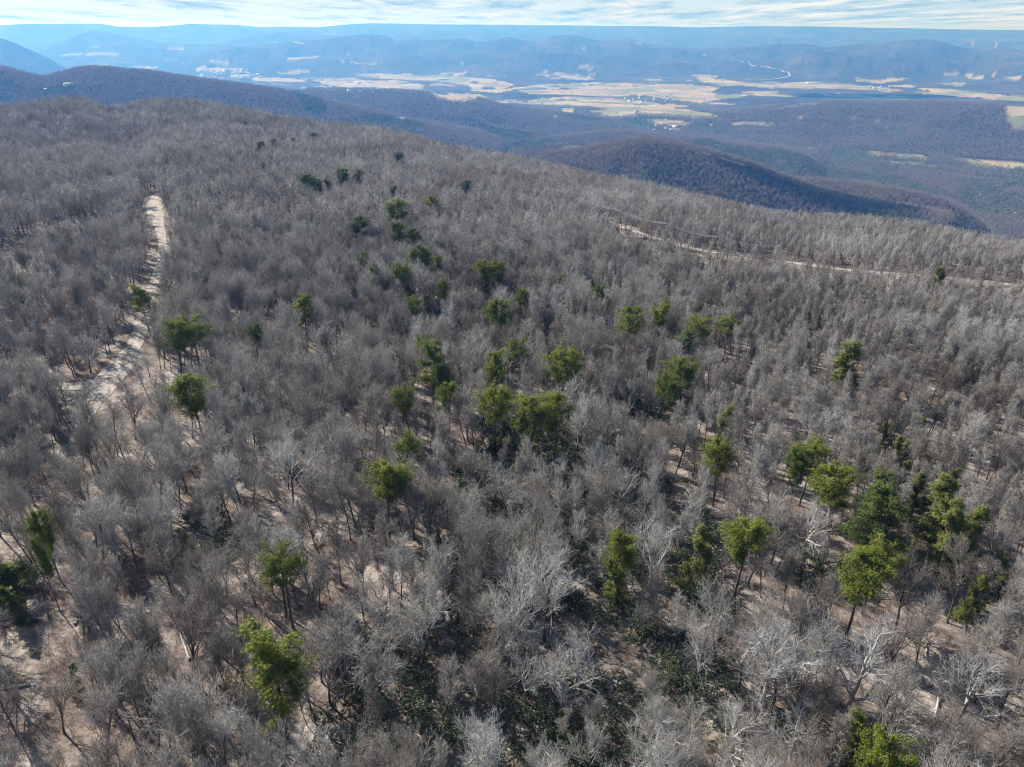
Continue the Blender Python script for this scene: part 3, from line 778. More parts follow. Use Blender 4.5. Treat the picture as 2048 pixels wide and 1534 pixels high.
def hw(me):
    co = np.empty(len(me.vertices) * 3, np.float32); me.vertices.foreach_get('co', co); co = co.reshape(-1, 3)
    return np.percentile(np.hypot(co[:, 0], co[:, 1]), 93) * 2, np.percentile(co[:, 2], 50), co[:, 2].max()
PP = {}
for key, kind, mat, seeds in (('round', 'round', M_pine, (1, 2, 3)), ('flat', 'flat', M_pine, (4, 5)), ('ragged', 'ragged', M_pine, (6, 7)), ('dark', 'round', M_pinedark, (8, 9)),
                              ('layered', 'layered', M_pinedark, (10, 11)), ('young', 'young', M_pinepale, (12, 13)), ('rust', 'round', M_rust, (14,)), ('low', 'young', M_pinedark, (15, 16))):
    PP[key] = []
    for s_ in seeds:
        t_, c_ = pine(500 + s_, kind, mat)
        PP[key].append((t_, c_) + hw(c_))

ONES = 'zero one two three four five six seven eight nine ten eleven twelve thirteen fourteen fifteen sixteen seventeen eighteen nineteen'.split()
TENS = 'x x twenty thirty forty fifty sixty seventy eighty ninety'.split()
def words_of(n):
    n = int(max(0, min(99, round(n))))
    return ONES[n] if n < 20 else TENS[n // 10] + ('-' + ONES[n % 10] if n % 10 else '')
USED = set()
def place_words(px, py, what):
    a, b = px / 20.48, py / 15.34
    for da, db in ((0, 0), (0.6, 0), (0, 0.6), (-0.6, 0), (0, -0.6), (0.6, 0.6), (1.1, 0), (0, 1.1), (-1.1, 0), (0, -1.1), (1.1, 1.1), (-1.1, -1.1)):
        l = '%s %s percent across and %s percent down the photo' % (what, words_of(a + da), words_of(b + db))
        if l not in USED:
            USED.add(l)
            return l
    return l

# crown centre in the photograph, crown width in px, form, [tree height m]
PINES = [
    (285, 600, 42, 'ragged', 'pine leaning over the dirt track'), (345, 668, 55, 'round', 'pine east of the track with a bare lower trunk'), (384, 662, 66, 'flat', 'broad pine touching its neighbour beside the track'),
    (388, 782, 66, 'round', 'lone rounded pine on a tall bare trunk near the track junction'), (606, 620, 46, 'ragged', 'pale green pine above several dark trunks'), (510, 668, 30, 'dark', 'small dark pine low among bare trees'),
    (85, 1052, 42, 'round', 'small bright pine beside the sandy track'), (30, 1150, 90, 'low', 'broad dark pine shading the track'), (40, 1212, 46, 'low', 'low round dark pine below the broad dark one'), (80, 1108, 28, 'round', 'little pine at the edge of the sand'),
    (566, 1135, 78, 'flat', 'bright flat topped pine on a long bare trunk'), (548, 1340, 120, 'ragged', 'largest bright green pine with a stepped crown'), (768, 962, 86, 'round', 'broad bright pine with a rounded dome'), (816, 888, 70, 'flat', 'pale flat topped pine beyond the bright domed one'),
    (803, 797, 48, 'flat', 'thin two tiered pine'), (895, 793, 46, 'round', 'narrow bright pine between grey crowns'), (990, 803, 74, 'round', 'round pine standing beside the merged pair'), (1062, 830, 76, 'round', 'sunlit member of the merged pair of pines'), (1112, 822, 70, 'round', 'shaded member of the merged pair of pines'),
    (1020, 702, 58, 'flat', 'open topped pine behind the column shaped one'), (993, 738, 46, 'ragged', 'column shaped bright pine'), (862, 728, 60, 'ragged', 'dull green pine with spreading boughs'), (893, 744, 46, 'dark', 'darker pine against the dull spreading one'), (852, 690, 34, 'flat', 'thin flat topped pine'),
    (1000, 622, 52, 'round', 'upright pine with an open yellowish crown'), (885, 580, 28, 'round', 'small yellow green pine'), (832, 612, 34, 'flat', 'small slanting pine'), (965, 538, 36, 'round', 'first of two pines side by side'), (998, 543, 38, 'round', 'second of two pines side by side'),
    (1036, 592, 36, 'flat', 'low pine beside a pale domed bare crown'), (1120, 572, 22, 'ragged', 'slim pine beside the pale domed bare crown'), (1193, 597, 30, 'ragged', 'slim spire shaped pine'), (1256, 640, 58, 'round', 'dense round topped pine'), (1322, 632, 46, 'ragged', 'tall pine with visible dark trunk'),
    (1402, 653, 50, 'flat', 'umbrella shaped pine with dark trunk'), (1455, 655, 58, 'flat', 'slanted pine beside the umbrella shaped one'), (1362, 681, 44, 'dark', 'dull low pine under the umbrella shaped one'), (1126, 725, 76, 'round', 'wide domed pine alone among grey trees'),
    (1367, 744, 58, 'round', 'dark green top pine of a group of three'), (1330, 764, 46, 'flat', 'spreading pine of a group of three'), (1362, 786, 52, 'dark', 'lowest pine of a group of three'), (817, 545, 46, 'flat', 'bright tilted pine of the middle slope'), (800, 548, 24, 'round', 'narrow pine against the bright tilted one'),
    (848, 510, 36, 'dark', 'dull pine with a level top'), (878, 527, 20, 'round', 'tiny pine'), (830, 515, 20, 'round', 'tiny yellowish pine'), (750, 548, 26, 'round', 'small pale round pine'), (725, 522, 26, 'dark', 'small dark round pine'),
    (808, 460, 46, 'dark', 'dense dark round pine of the upper slope'), (826, 472, 28, 'dark', 'low dark pine behind the dense one'), (790, 415, 40, 'round', 'sprawling two part pine'), (862, 405, 28, 'round', 'small golden green pine'), (925, 372, 28, 'dark', 'isolated dark pine'),
    (718, 452, 36, 'dark', 'hazy bluish pine'), (787, 381, 20, 'dark', 'small dull pine'), (797, 314, 18, 'dark', 'tiny isolated dark pine high on the slope'), (634, 273, 20, 'dark', 'tiny dark pine near the ridge crest'), (615, 362, 30, 'dark', 'dark pine of the upper clump'), (655, 370, 18, 'dark', 'small pine of the upper clump'),
    (637, 368, 16, 'dark', 'middle pine of the upper clump'), (678, 350, 30, 'dark', 'tall dark pine of the upper clump'), (718, 352, 20, 'dark', 'small dark pine beside a white shed'), (545, 285, 16, 'dark', 'tiny far pine'), (520, 292, 14, 'dark', 'tiny far brownish pine'), (590, 283, 14, 'dark', 'tiny far pine'), (565, 283, 10, 'dark', 'tiny far pine'),
    (1435, 862, 52, 'young', 'shaggy pale pine over a dark thicket'), (1440, 915, 62, 'round', 'bright pine beside bleached branches'), (1620, 908, 62, 'round', 'dark pine beside the white dead tree'), (1597, 930, 44, 'dark', 'low pine against the dead tree'),
    (1682, 972, 82, 'round', 'big round topped pine beside the layered conifer'), (1752, 998, 76, 'layered', 'upper layered dark conifer'), (1765, 1042, 118, 'layered', 'largest layered dark conifer'), (1757, 1105, 98, 'flat', 'wide bright pine in front of the layered conifer'), (1722, 1150, 86, 'round', 'yellow green pine below the wide bright one'),
    (1487, 1080, 82, 'round', 'domed pine with rusty tinted needles'), (1388, 1105, 72, 'young', 'loose yellow green pine'), (1240, 1108, 66, 'round', 'bright round headed pine on a thin trunk'), (1240, 1165, 50, 'young', 'thin foliage below the bright round headed pine'), (1685, 730, 62, 'young', 'pale olive pine alone in the grey wood'), (1712, 738, 34, 'young', 'small pale pine against the olive one'),
    (1618, 710, 20, 'young', 'tiny pale pine'), (1765, 735, 16, 'young', 'tiny olive sapling'), (1770, 877, 22, 'young', 'small pale sapling'), (1785, 896, 26, 'young', 'small pale sapling'), (1806, 910, 22, 'young', 'small pale sapling'), (1845, 918, 30, 'young', 'yellow green sapling'),
    (1800, 952, 26, 'young', 'thin pale sapling'), (1850, 868, 26, 'young', 'pale yellow sapling'), (1835, 990, 36, 'young', 'ragged pale conifer'), (1862, 1015, 48, 'young', 'hazy green conifer'), (1898, 1040, 70, 'young', 'largest hazy green conifer'), (1915, 1072, 64, 'young', 'drooping hazy green conifer'),
    (1890, 1082, 54, 'young', 'dull green conifer'), (1930, 1105, 44, 'young', 'yellowish feathery conifer'), (1895, 972, 28, 'young', 'small feathery conifer'), (2014, 1158, 42, 'young', 'small bright conifer'), (1952, 1195, 40, 'young', 'pale feathery conifer'), (1772, 1528, 84, 'round', 'bright pine cut by the bottom edge'),
    (1715, 1495, 56, 'young', 'pale green pine at the bottom edge'), (1125, 640, 44, 'rust', 'rusty green low crown by bleached boughs'), (1880, 549, 16, 'dark', 'tiny pine beside the gravel road'), (380, 1090, 40, 'young', 'half hidden green sapling'), (148, 1355, 24, 'young', 'little green sapling beside the sand'),
    (1065, 878, 34, 'young', 'pale lower bough tree below the merged pines'), (1010, 870, 26, 'young', 'pale sapling below the merged pines'), (1050, 640, 20, 'young', 'tiny olive conifer'),
]
SMALL = ('young',)
pine_xy = []
for i, (px, py, wpx, key, words) in enumerate(PINES):
    t_, c_, w0, zc_, zt = PP[key][i % len(PP[key])]
    guess = march(px, py, off=9.0)
    if guess is None:
        continue
    dist = math.dist((guess[0], guess[1], guess[2] + 9), (0, 0, CAMZ))
    wm = wpx * dist / FPX * 1.02
    sxy = wm / w0
    sz = {'young': 0.85 * sxy + 0.05, 'rust': 0.45 * sxy + 0.1, 'low': 0.55}.get(key, max(0.98, 0.75 + 0.30 * sxy))
    sz = min(max(sz, 0.3), 1.25)
    base = march(px, py, off=zc_ * sz)
    e = bpy.data.objects.new('pine_tree', None); COL.objects.link(e)
    e.empty_display_size = 2
    e.location = base; e.rotation_euler = (0, 0, (i * 2.399) % 6.283); e.scale = (sxy, sxy, sz)
    link('trunk', t_, e); link('crown', c_, e)
    n_words = len(words.split())
    if n_words <= 5:
        lab = place_words(px, py, words)
    else:
        lab = words
    tag(e, lab, 'tree', 'conifers scattered among the bare trees')
    pine_xy.append((base[0], base[1], wm))

# ------------------------------------------------------------------ bare tree positions
HEROES = [  # px, py of crown centre, width px, kind
    (1530, 1330, 200, 'hero'), (1725, 1330, 190, 'hero'), (1290, 1460, 150, 'hero'), (1155, 1275, 110, 'hero'), (1310, 1075, 130, 'hero'), (1610, 1420, 120, 'hero'),
    (1470, 1430, 110, 'hero'), (1640, 885, 95, 'snag'), (1395, 955, 80, 'snag'), (1555, 975, 90, 'hero'), (1625, 1015, 90, 'hero'), (1110, 590, 74, 'hero'), (945, 1420, 130, 'hero'),
    (880, 1080, 100, 'hero'), (1040, 1015, 90, 'hero'), (1250, 930, 90, 'hero'), (1490, 900, 60, 'snag'), (1120, 632, 40, 'snag'), (1650, 830, 80, 'hero'), (1110, 1070, 100, 'hero'),
    (740, 1180, 110, 'hero'), (1050, 1290, 90, 'hero'), (1360, 690, 70, 'hero'), (1960, 1330, 130, 'hero'), (1080, 1480, 100, 'hero'), (650, 720, 50, 'hero'),
]
trees = []   # x,y,z, protokey, sx, sz, rot, px, py
for i, (px, py, w, k) in enumerate(HEROES):
    b = march(px, py, off=10.0)
    dist = math.dist((b[0], b[1], b[2] + 10), (0, 0, CAMZ))
    s = w * dist / FPX / (11.5 if k == 'hero' else 9.0)
    trees.append([b[0], b[1], b[2], k, s, min(max(s, 0.7), 1.1), random.random() * 6.28, px, py])
def scatter(spacing, r0, r1, half, seed):
    rng = np.random.default_rng(seed)
    hx = max(r1 * math.sin(R(half)), min(r1, 330) * 0.78)
    xs = np.arange(-hx, hx, spacing); ys = np.arange(r0 * 0.4, r1, spacing)
    X, Y = np.meshgrid(xs, ys)
    X = X + rng.uniform(-0.5, 0.5, X.shape) * spacing; Y = Y + rng.uniform(-0.5, 0.5, Y.shape) * spacing
    X = X.ravel(); Y = Y.ravel()
    r = np.hypot(X, Y); a = np.degrees(np.arctan2(X, Y))
    m = (r > r0) & (r < r1) & (np.abs(a) < np.where(r < 330, 51, half))
    return X[m], Y[m], rng
def plateau_D(x, y):
    return np.interp(np.degrees(np.arctan2(x, y)), _sa, _sD)
OPEN_W = [(march_poly(p), d) for p, d in [
    ([(1760, 1130), (1850, 1120), (1900, 1250), (1930, 1330), (2000, 1420), (1960, 1534), (1840, 1534), (1800, 1400), (1770, 1280)], 0.45),
    ([(480, 1440), (640, 1400), (700, 1534), (480, 1534)], 0.4), ([(270, 1180), (420, 1250), (440, 1330), (300, 1330), (240, 1260)], 0.6),
    ([(0, 950), (120, 950), (150, 1100), (100, 1534), (-100, 1534), (-100, 1000)], 0.7), ([(-20, 500), (60, 470), (230, 440), (230, 460), (60, 520), (-20, 600)], 0.25),
    ([(100, 700), (300, 690), (320, 780), (300, 900), (120, 900)], 0.7), ([(370, 900), (480, 900), (470, 1000), (380, 990)], 0.5),
]]
X, Y, rng = scatter(3.35, 38, 1080, 39.5, 5)
Zg = height(X, Y)
PX, PY = project(X, Y, Zg)
D_ = plateau_D(X, Y); r_ = np.hypot(X, Y)
dens = np.full(X.shape, 0.84)
dens *= np.where((PX < 700) & (PY > 700), 0.95, 1.0)
dens *= np.where((PX > 1300) & (PY < 1000), 1.15, 1.0)
THICK = lambda a, b, c: np.clip((fbm(a / 26, b / 26, 41, 3) + 0.62 * np.clip(1 - np.abs(c - 1060) / 640, 0, 1) - 0.26) * 4, 0, 0.9)
dens *= 1 - 0.42 * THICK(X, Y, PX) * (PY > 820)
dens *= 0.9 + 0.5 * np.clip(fbm(X / 40, Y / 40, 8, 3), -0.5, 0.5)
for q, dn in OPEN_W:
    dens = np.where(inside(q, X, Y), dens * dn, dens)
keep = (rng.random(X.shape) < dens) & (r_ < D_ + 25)
d1 = np.minimum(seg_dist(R1, X, Y), seg_dist(R1B, X, Y)); keep &= (d1 > 5.0)
d2 = seg_dist(R2, X, Y); keep &= d2 > 5.0
def hides(path, reach, wid):
    h = np.zeros(X.shape, bool)
    for k in range(4, reach, 5):
        h |= seg_dist(path, X * (1 + k / r_), Y * (1 + k / r_)) < wid
    return h
keep &= ~(hides(R1, 26, 3.6) & (rng.random(X.shape) < 0.80))
BK = [(p[0], p[1]) for p in march_poly([(192, 219), (250, 217)])]
keep &= ~(hides(BK, 60, 6.0) & (rng.random(X.shape) < 0.9))
keep &= ~(hides(R3, 26, 3.5) & (rng.random(X.shape) < 0.55))
RS = [(p[0], p[1]) for p in march_poly([(58, 1250), (50, 1300), (75, 1385), (80, 1440), (85, 1534)])]
RS2 = [(p[0], p[1]) for p in march_poly([(122, 1020), (108, 1060), (98, 1130)])]
keep &= ~((hides(RS, 16, 3.2) | hides(RS2, 16, 2.5)) & (rng.random(X.shape) < 0.88))
keep &= ~(hides(R2, 54, 4.0) & (rng.random(X.shape) < 0.80))
lowwood = hides(R2, 92, 6.0) & ~hides(R2, 40, 4.5)
lowwood = lowwood & keep
keep &= seg_dist(R3, X, Y) > 4.5
keep &= ~inside(BALD_W, X, Y)
for q in SAND_W:
    keep &= ~inside(q, X, Y)
for (a, b, w) in pine_xy:
    keep &= np.hypot(X - a, Y - b) > max(1.8, 0.32 * w)
    # leave the line of sight to the pine crown fairly open
    rp = math.hypot(a, b)
    along = (X * a + Y * b) / rp; across = np.abs(X * b - Y * a) / rp
    keep &= ~((along < rp) & (along > rp - 10) & (across < 0.5 * w))
for t in trees:
    keep &= np.hypot(X - t[0], Y - t[1]) > 3.8
X, Y, Zg, PX, PY, r_, lowwood = [v[keep] for v in (X, Y, Zg, PX, PY, r_, lowwood)]
kindsel = rng.random(X.shape)
young = (PX > 1380) & (PY < 1080)     # close-grown slender wood on the right-hand slope
for i in range(len(X)):
    if young[i]:
        pk = 4 if kindsel[i] < 0.35 else 7 if kindsel[i] < 0.6 else 9 if kindsel[i] < 0.8 else 1 if kindsel[i] < 0.9 else 5
    else:
        pk = int(kindsel[i] * 10)
    s = rng.uniform(0.56, 1.08) * (0.7 if lowwood[i] else 1.0)
    trees.append([X[i], Y[i], Zg[i], pk, s * rng.uniform(0.74, 1.0), s, rng.uniform(0, 6.28), PX[i], PY[i]])
print('bare trees on the plateau', len(trees))
# order by how large they show; only those whose crown falls in the frame can be individuals
def score(t):
    px, py = project(np.array(t[0]), np.array(t[1]), np.array(t[2] + 9.0))
    ins = (-20 < px < 2068) and (-20 < py < 1560)
    return (0 if ins else 1, math.dist((t[0], t[1], t[2]), (0, 0, CAMZ)) / t[5])
order = sorted(range(len(trees)), key=lambda i: score(trees[i]))
hero_i = [i for i in range(len(HEROES))]
indiv = hero_i + [i for i in order if i >= len(HEROES)][:300 - len(hero_i)]
LOOK = {'oak': 'spreading grey bare tree', 'fan': 'upright fan shaped bare tree', 'fork': 'forked grey bare tree', 'slender': 'slender bare tree', 'hero': 'pale limbed bare oak', 'snag': 'bleached dead tree'}
for i in indiv:
    t = trees[i]
    kind, tm, cm = HERO[i % 4] if t[3] == 'hero' else SNAG[i % 2] if t[3] == 'snag' else PROTO[t[3]]
    nm = {'snag': 'dead_tree', 'hero': 'oak_tree'}.get(kind, 'bare_tree')
    e = bpy.data.objects.new(nm, None); COL.objects.link(e)
    e.empty_display_size = 2
    e.location = (t[0], t[1], t[2]); e.rotation_euler = (0.09 * math.sin(t[0] * 7), 0.09 * math.sin(t[1] * 9), t[6]); e.scale = (t[4], t[4], t[5])
    link('trunk', tm, e); link('crown', cm, e)
    px, py = project(np.array(t[0]), np.array(t[1]), np.array(t[2] + 9.0 * t[5]))
    tag(e, place_words(float(np.clip(px, 5, 2040)), float(np.clip(py, 5, 1528)), LOOK[kind]), 'tree', 'leafless trees nearest the viewer')

# ------------------------------------------------------------------ stuff: instanced masses
def proto_collection(name, meshes):
    c = bpy.data.collections.new(name)
    for i, me in enumerate(meshes):
        o = bpy.data.objects.new('%s_form_%s' % (name, 'abcdefghijklmnopqrstuvwxyz'[i]), me)
        c.objects.link(o)
    return c
def mass(name, coll, P, idx, rot, scl, label, cat):
    me = bpy.data.meshes.new(name)
    me.vertices.add(len(P)); me.vertices.foreach_set('co', np.asarray(P, np.float32).ravel())
    for an, ty, arr, fld in (('idx', 'INT', np.asarray(idx, np.int32), 'value'), ('rot', 'FLOAT_VECTOR', np.asarray(rot, np.float32), 'vector'), ('scl', 'FLOAT_VECTOR', np.asarray(scl, np.float32), 'vector')):
        at = me.attributes.new(an, ty, 'POINT'); at.data.foreach_set(fld, arr.ravel())
    o = link(name, me)
    ng = bpy.data.node_groups.new(name, 'GeometryNodeTree')
    ng.interface.new_socket('Geometry', in_out='INPUT', socket_type='NodeSocketGeometry')
    ng.interface.new_socket('Geometry', in_out='OUTPUT', socket_type='NodeSocketGeometry')
    gi = ng.nodes.new('NodeGroupInput'); go = ng.nodes.new('NodeGroupOutput')
    ci = ng.nodes.new('GeometryNodeCollectionInfo'); ci.inputs['Collection'].default_value = coll
    ci.inputs['Separate Children'].default_value = True; ci.inputs['Reset Children'].default_value = True
    ip = ng.nodes.new('GeometryNodeInstanceOnPoints'); ip.inputs['Pick Instance'].default_value = True
    def na(nm, ty):
        n = ng.nodes.new('GeometryNodeInputNamedAttribute'); n.data_type = ty; n.inputs['Name'].default_value = nm
        return n.outputs['Attribute']
    ng.links.new(gi.outputs[0], ip.inputs['Points']); ng.links.new(ci.outputs[0], ip.inputs['Instance'])
    ng.links.new(na('idx', 'INT'), ip.inputs['Instance Index']); ng.links.new(na('rot', 'FLOAT_VECTOR'), ip.inputs['Rotation']); ng.links.new(na('scl', 'FLOAT_VECTOR'), ip.inputs['Scale'])
    ng.links.new(ip.outputs[0], go.inputs[0])
    md = o.modifiers.new('instances', 'NODES'); md.node_group = ng
    return tag(o, label, cat, kind='stuff')
def joined(tr, cr, name, mats_t, mats_c):
    g = Geo()
    for (a, ms) in ((tr, 0), (cr, 1)):
        off = g.n
        g.V += a.V; g.n += a.n
        g.F += [f + off for f in a.F]; g.M += [m + ms for m in a.M]
    return g.mesh(name, mats_t + mats_c)

# visibility of distant ground (so that nothing hidden is built)
_va = np.arange(-40, 40, 0.1); _vr = np.geomspace(60, 9000, 700)
_A, _Rr = np.meshgrid(np.radians(_va), _vr, indexing='ij')
_T = (height(_Rr * np.sin(_A), _Rr * np.cos(_A)) + 8 - CAMZ) / _Rr
_Tm = np.maximum.accumulate(_T, 1)
def visible(x, y, z, top=14.0):
    r = np.hypot(x, y); a = np.degrees(np.arctan2(x, y))
    i = np.clip(((a + 40) / 0.1).astype(int), 0, len(_va) - 1)
    j = np.clip(np.searchsorted(_vr, r) - 3, 0, len(_vr) - 1)
    return (z + top - CAMZ) / r > _Tm[i, j] - 0.0015

# forest: rest of the plateau trees + far slopes, in one object
forms = []
for i, k in enumerate(KINDS0):
    tr, cr = bare_tree(100 + i, k, 0)
    forms.append(joined(tr, cr, 'bare_form', [M_bark], [M_limb, M_twig]))
n0 = len(forms)
for i, k in enumerate(['oak', 'fan', 'oak', 'fork', 'slender', 'fan', 'oak', 'slender', 'fork', 'slender']):
    tr, cr = bare_tree(700 + i, k, 1)
    forms.append(joined(tr, cr, 'bare_mid', [M_bark], [M_limb, M_twig]))
n1_ = len(forms)
for i, k in enumerate(['oak', 'fan', 'oak', 'fork']):
    tr, cr = bare_tree(800 + i, k, 2)
    forms.append(joined(tr, cr, 'bare_far', [M_bark], [M_fartwig, M_fartwig]))
fc = proto_collection('woodland', forms)
si = set(indiv)
P, I, Ro, S = [], [], [], []
for i, t in enumerate(trees):
    if i in si:
        continue
    pk = t[3] if isinstance(t[3], int) else 0
    near = math.hypot(t[0], t[1]) < 330
    P.append((t[0], t[1], t[2])); I.append(pk if near else n0 + pk); Ro.append((0.09 * math.sin(t[0] * 7), 0.09 * math.sin(t[1] * 9), t[6])); S.append((t[4], t[4], t[5]))
P = np.array(P); I = np.array(I); Ro = np.array(Ro); S = np.array(S)
# far slopes
X, Y, rng = scatter(8.0, 1100, 3600, 37.5, 21)
X2, Y2, _r = scatter(12.5, 3600, 5800, 37.5, 22)
X = np.concatenate([X, X2]); Y = np.concatenate([Y, Y2])
Z = height(X, Y)
m = visible(X, Y, Z) & (np.hypot(X, Y) > plateau_D(X, Y) + 60)
X, Y, Z = X[m], Y[m], Z[m]
f, p, s, far = cover_at(X, Y)
m = (f < 0.5) & (s < 0.5) & (rng.random(X.shape) < 0.92)
X, Y, Z, p = X[m], Y[m], Z[m], p[m]
inmix = np.zeros(X.shape, bool)
for q in PM_W:
    inmix |= inside(q, X, Y)
isp = (p > 0.5) & (rng.random(X.shape) < np.where(inmix, 0.55, 0.88))
print('far slope trees', len(X), 'of them pine', isp.sum())
k = ~isp; n = k.sum()
sc = rng.uniform(0.8, 1.25, n) * np.where(np.hypot(X[k], Y[k]) > 3600, 1.35, 1.0)
P = np.concatenate([P, np.stack([X[k], Y[k], Z[k]], 1)]); I = np.concatenate([I, n1_ + rng.integers(0, 4, n)])
Ro = np.concatenate([Ro, np.stack([np.zeros(n), np.zeros(n), rng.uniform(0, 6.28, n)], 1)]); S = np.concatenate([S, np.stack([sc * 1.15, sc * 1.15, sc * 0.9], 1)])
mass('woodland', fc, P, I, Ro, S, 'dense grey leafless woodland covering the mountain top and slopes', 'woodland')
# conifer woods on the far slopes
fm = []
for i, kd in enumerate(('round', 'young', 'round')):
    t_, c_ = pine(900 + i, kd, M_farpine, 1)
    fm.append(c_)
n = isp.sum()
sc = rng.uniform(0.7, 1.1, n)
mass('pine_woods', proto_collection('pine_woods', fm), np.stack([X[isp], Y[isp], Z[isp] - 3], 1), rng.integers(0, 3, n), np.stack([np.zeros(n), np.zeros(n), rng.uniform(0, 6.28, n)], 1),
     np.stack([sc * 1.2, sc * 1.2, sc], 1), 'dark green conifer woods far below beyond the grey ridge', 'woodland')

# undergrowth: laurel thickets and bare brush under the trees
def laurel(seed):
    rng = np.random.default_rng(seed); g = Geo()
    S = np.zeros((9, 3)); D = nrm(np.concatenate([rng.normal(size=(9, 2)) * 0.8, np.ones((9, 1))], 1))
    P1 = grow(S, D, np.full(9, 2.0), 4, 0.02, 0.15, rng)
    V, F = tubes(P1, 0.03 * np.array([[1, 0.8, 0.5, 0.3]]) * np.ones((9, 1)), 3); g.add(V, F, 0)
    S, D, L2, t = kids(P1, np.full(9, 2.0), 7, 0.35, 1.0, (20, 70), lambda q: 0.35 + 0 * q, rng)
    P2 = grow(S, D, L2, 3, 0.05, 0.15, rng)
    S, D, L3, t = kids(P2, np.ones(len(P2)), 16, 0.0, 1.0, (20, 90), lambda q: 0.16 + 0 * q, rng)
    # pointed oval leaves: folded rhombs with a raised midrib
    a = perp(D, rng); up = nrm(np.cross(D, a))
    ln = L3[:, None]
    V = np.stack([S, S + D * ln * 0.5 + a * ln * 0.28, S + D * ln, S + D * ln * 0.5 - a * ln * 0.28, S + D * ln * 0.5 + up * ln * 0.12], 1).reshape(-1, 3)
    i = np.arange(len(S)) * 5
    T = np.concatenate([np.stack([i, i + 1, i + 4], 1), np.stack([i + 1, i + 2, i + 4], 1), np.stack([i + 2, i + 3, i + 4], 1), np.stack([i + 3, i, i + 4], 1)])
    g.add(V, [T], 1)
    return g.mesh('laurel_form', [M_bark, M_laurel])
def brush(seed):
    rng = np.random.default_rng(seed); g = Geo()
    S = rng.normal(size=(7, 3)) * [0.3, 0.3, 0]; D = nrm(np.concatenate([rng.normal(size=(7, 2)) * 0.35, np.ones((7, 1))], 1))
    P1 = grow(S, D, rng.uniform(2.5, 4.5, 7), 5, 0.02, 0.1, rng)
    V, F = tubes(P1, 0.03 * np.array([[1, 0.8, 0.6, 0.4, 0.2]]) * np.ones((7, 1)), 3); g.add(V, F, 0)
    S, D, L2, t = kids(P1, np.full(7, 3.0), 9, 0.25, 1.0, (20, 55), lambda q: 0.35 + 0 * q, rng)
    P2 = grow(S, D, L2, 3, 0.1, 0.15, rng)
    V, F = spikes(P2[:, 0], P2[:, 2], 0.014, rng); g.add(V, F, 0)
    S, D, L3, t = kids(P2, L2, 7, 0.1, 1.0, (18, 52), lambda q: 0.5 + 0 * q, rng)
    V, F = spikes(S, S + D * L3[:, None], 0.009, rng); g.add(V, F, 0)
    return g.mesh('brush_form', [M_brush])
X, Y, rng = scatter(3.2, 38, 420, 39, 33)
Z = height(X, Y); PX, PY = project(X, Y, Z); r_ = np.hypot(X, Y)
th = fbm(X / 26, Y / 26, 41, 3)
centre = np.clip(1 - np.abs(PX - 1060) / 620, 0, 1)
plaurel = THICK(X, Y, PX) * np.where(r_ < 300, 1, 0.25)
plaurel = np.where(inside(march_poly([(600, 1410), (860, 1370), (900, 1440), (880, 1534), (640, 1534)]), X, Y), 0.95, plaurel)
u = rng.random(X.shape)
il = u < plaurel
ib = (~il) & (rng.random(X.shape) < 0.22 + 0.30 * np.clip(th + 0.2, 0, 1) + np.where(PX < 750, 0.10, 0) + np.where((PX > 1300), 0.14, 0))
clear = (np.minimum(seg_dist(R1, X, Y), seg_dist(R1B, X, Y)) > 5.0) & (seg_dist(R2, X, Y) > 4.0)
il &= clear; ib &= clear
sel = il | ib
X, Y, Z, il = X[sel], Y[sel], Z[sel], il[sel]
n = len(X)
sc = np.where(il, rng.uniform(0.8, 1.7, n), rng.uniform(0.5, 1.1, n))
idx = np.where(il, rng.integers(0, 3, n), 3 + rng.integers(0, 3, n))
mass('undergrowth', proto_collection('undergrowth', [laurel(1), laurel(2), laurel(3), brush(4), brush(5), brush(6)]), np.stack([X, Y, Z], 1), idx,
     np.stack([np.zeros(n), np.zeros(n), rng.uniform(0, 6.28, n)], 1), np.stack([sc * 1.2, sc * 1.2, sc], 1), 'dark evergreen thickets and brown brush under the bare trees', 'undergrowth')
print('undergrowth', n)

# fallen logs on the leaf litter
def log_mesh(seed):
    rng = np.random.default_rng(seed); g = Geo()
    P = grow(np.array([[0, 0, 0.12]]), np.array([[1.0, 0.0, 0.0]]), np.array([7.0]), 9, 0.0, 0.06, rng); P[..., 2] = 0.14 + 0.05 * rng.random(P.shape[:2])
    V, F = tubes(P, (0.20 * (1 - 0.6 * np.linspace(0, 1, 9)))[None], 8); g.add(V, F)
    S, D, Ln, t = kids(P, np.array([4.0]), 6, 0.35, 1.0, (30, 70), lambda q: 0.4 + 0 * q, rng)
    D[:, 2] = np.abs(D[:, 2]) * 0.5
    Q = grow(S, D, Ln, 5, 0.0, 0.2, rng); Q[..., 2] = np.maximum(Q[..., 2], 0.1)
    V, F = tubes(Q, 0.06 * (1 - 0.75 * np.linspace(0, 1, 5))[None] * np.ones((len(Q), 1)), 5); g.add(V, F)
    return g.mesh('fallen_log', [M_pale])
LOGS = [log_mesh(41), log_mesh(42), log_mesh(43)]
for i, (px, py) in enumerate([(90, 1180), (150, 1250), (60, 1370), (320, 1290), (240, 1400), (380, 1320), (560, 1490), (1820, 1400), (1870, 1440), (1760, 1440), (1850, 1290), (1900, 1500), (430, 960), (1840, 1200), (1450, 1500), (20, 1000)]):
    b = march(px, py)
    o = link('fallen_log', LOGS[i % 3]); o.location = b; o.rotation_euler = (0, 0, i * 1.7)
    tag(o, place_words(px, py, 'bleached fallen log'), 'log', 'fallen logs on the leaf litter')

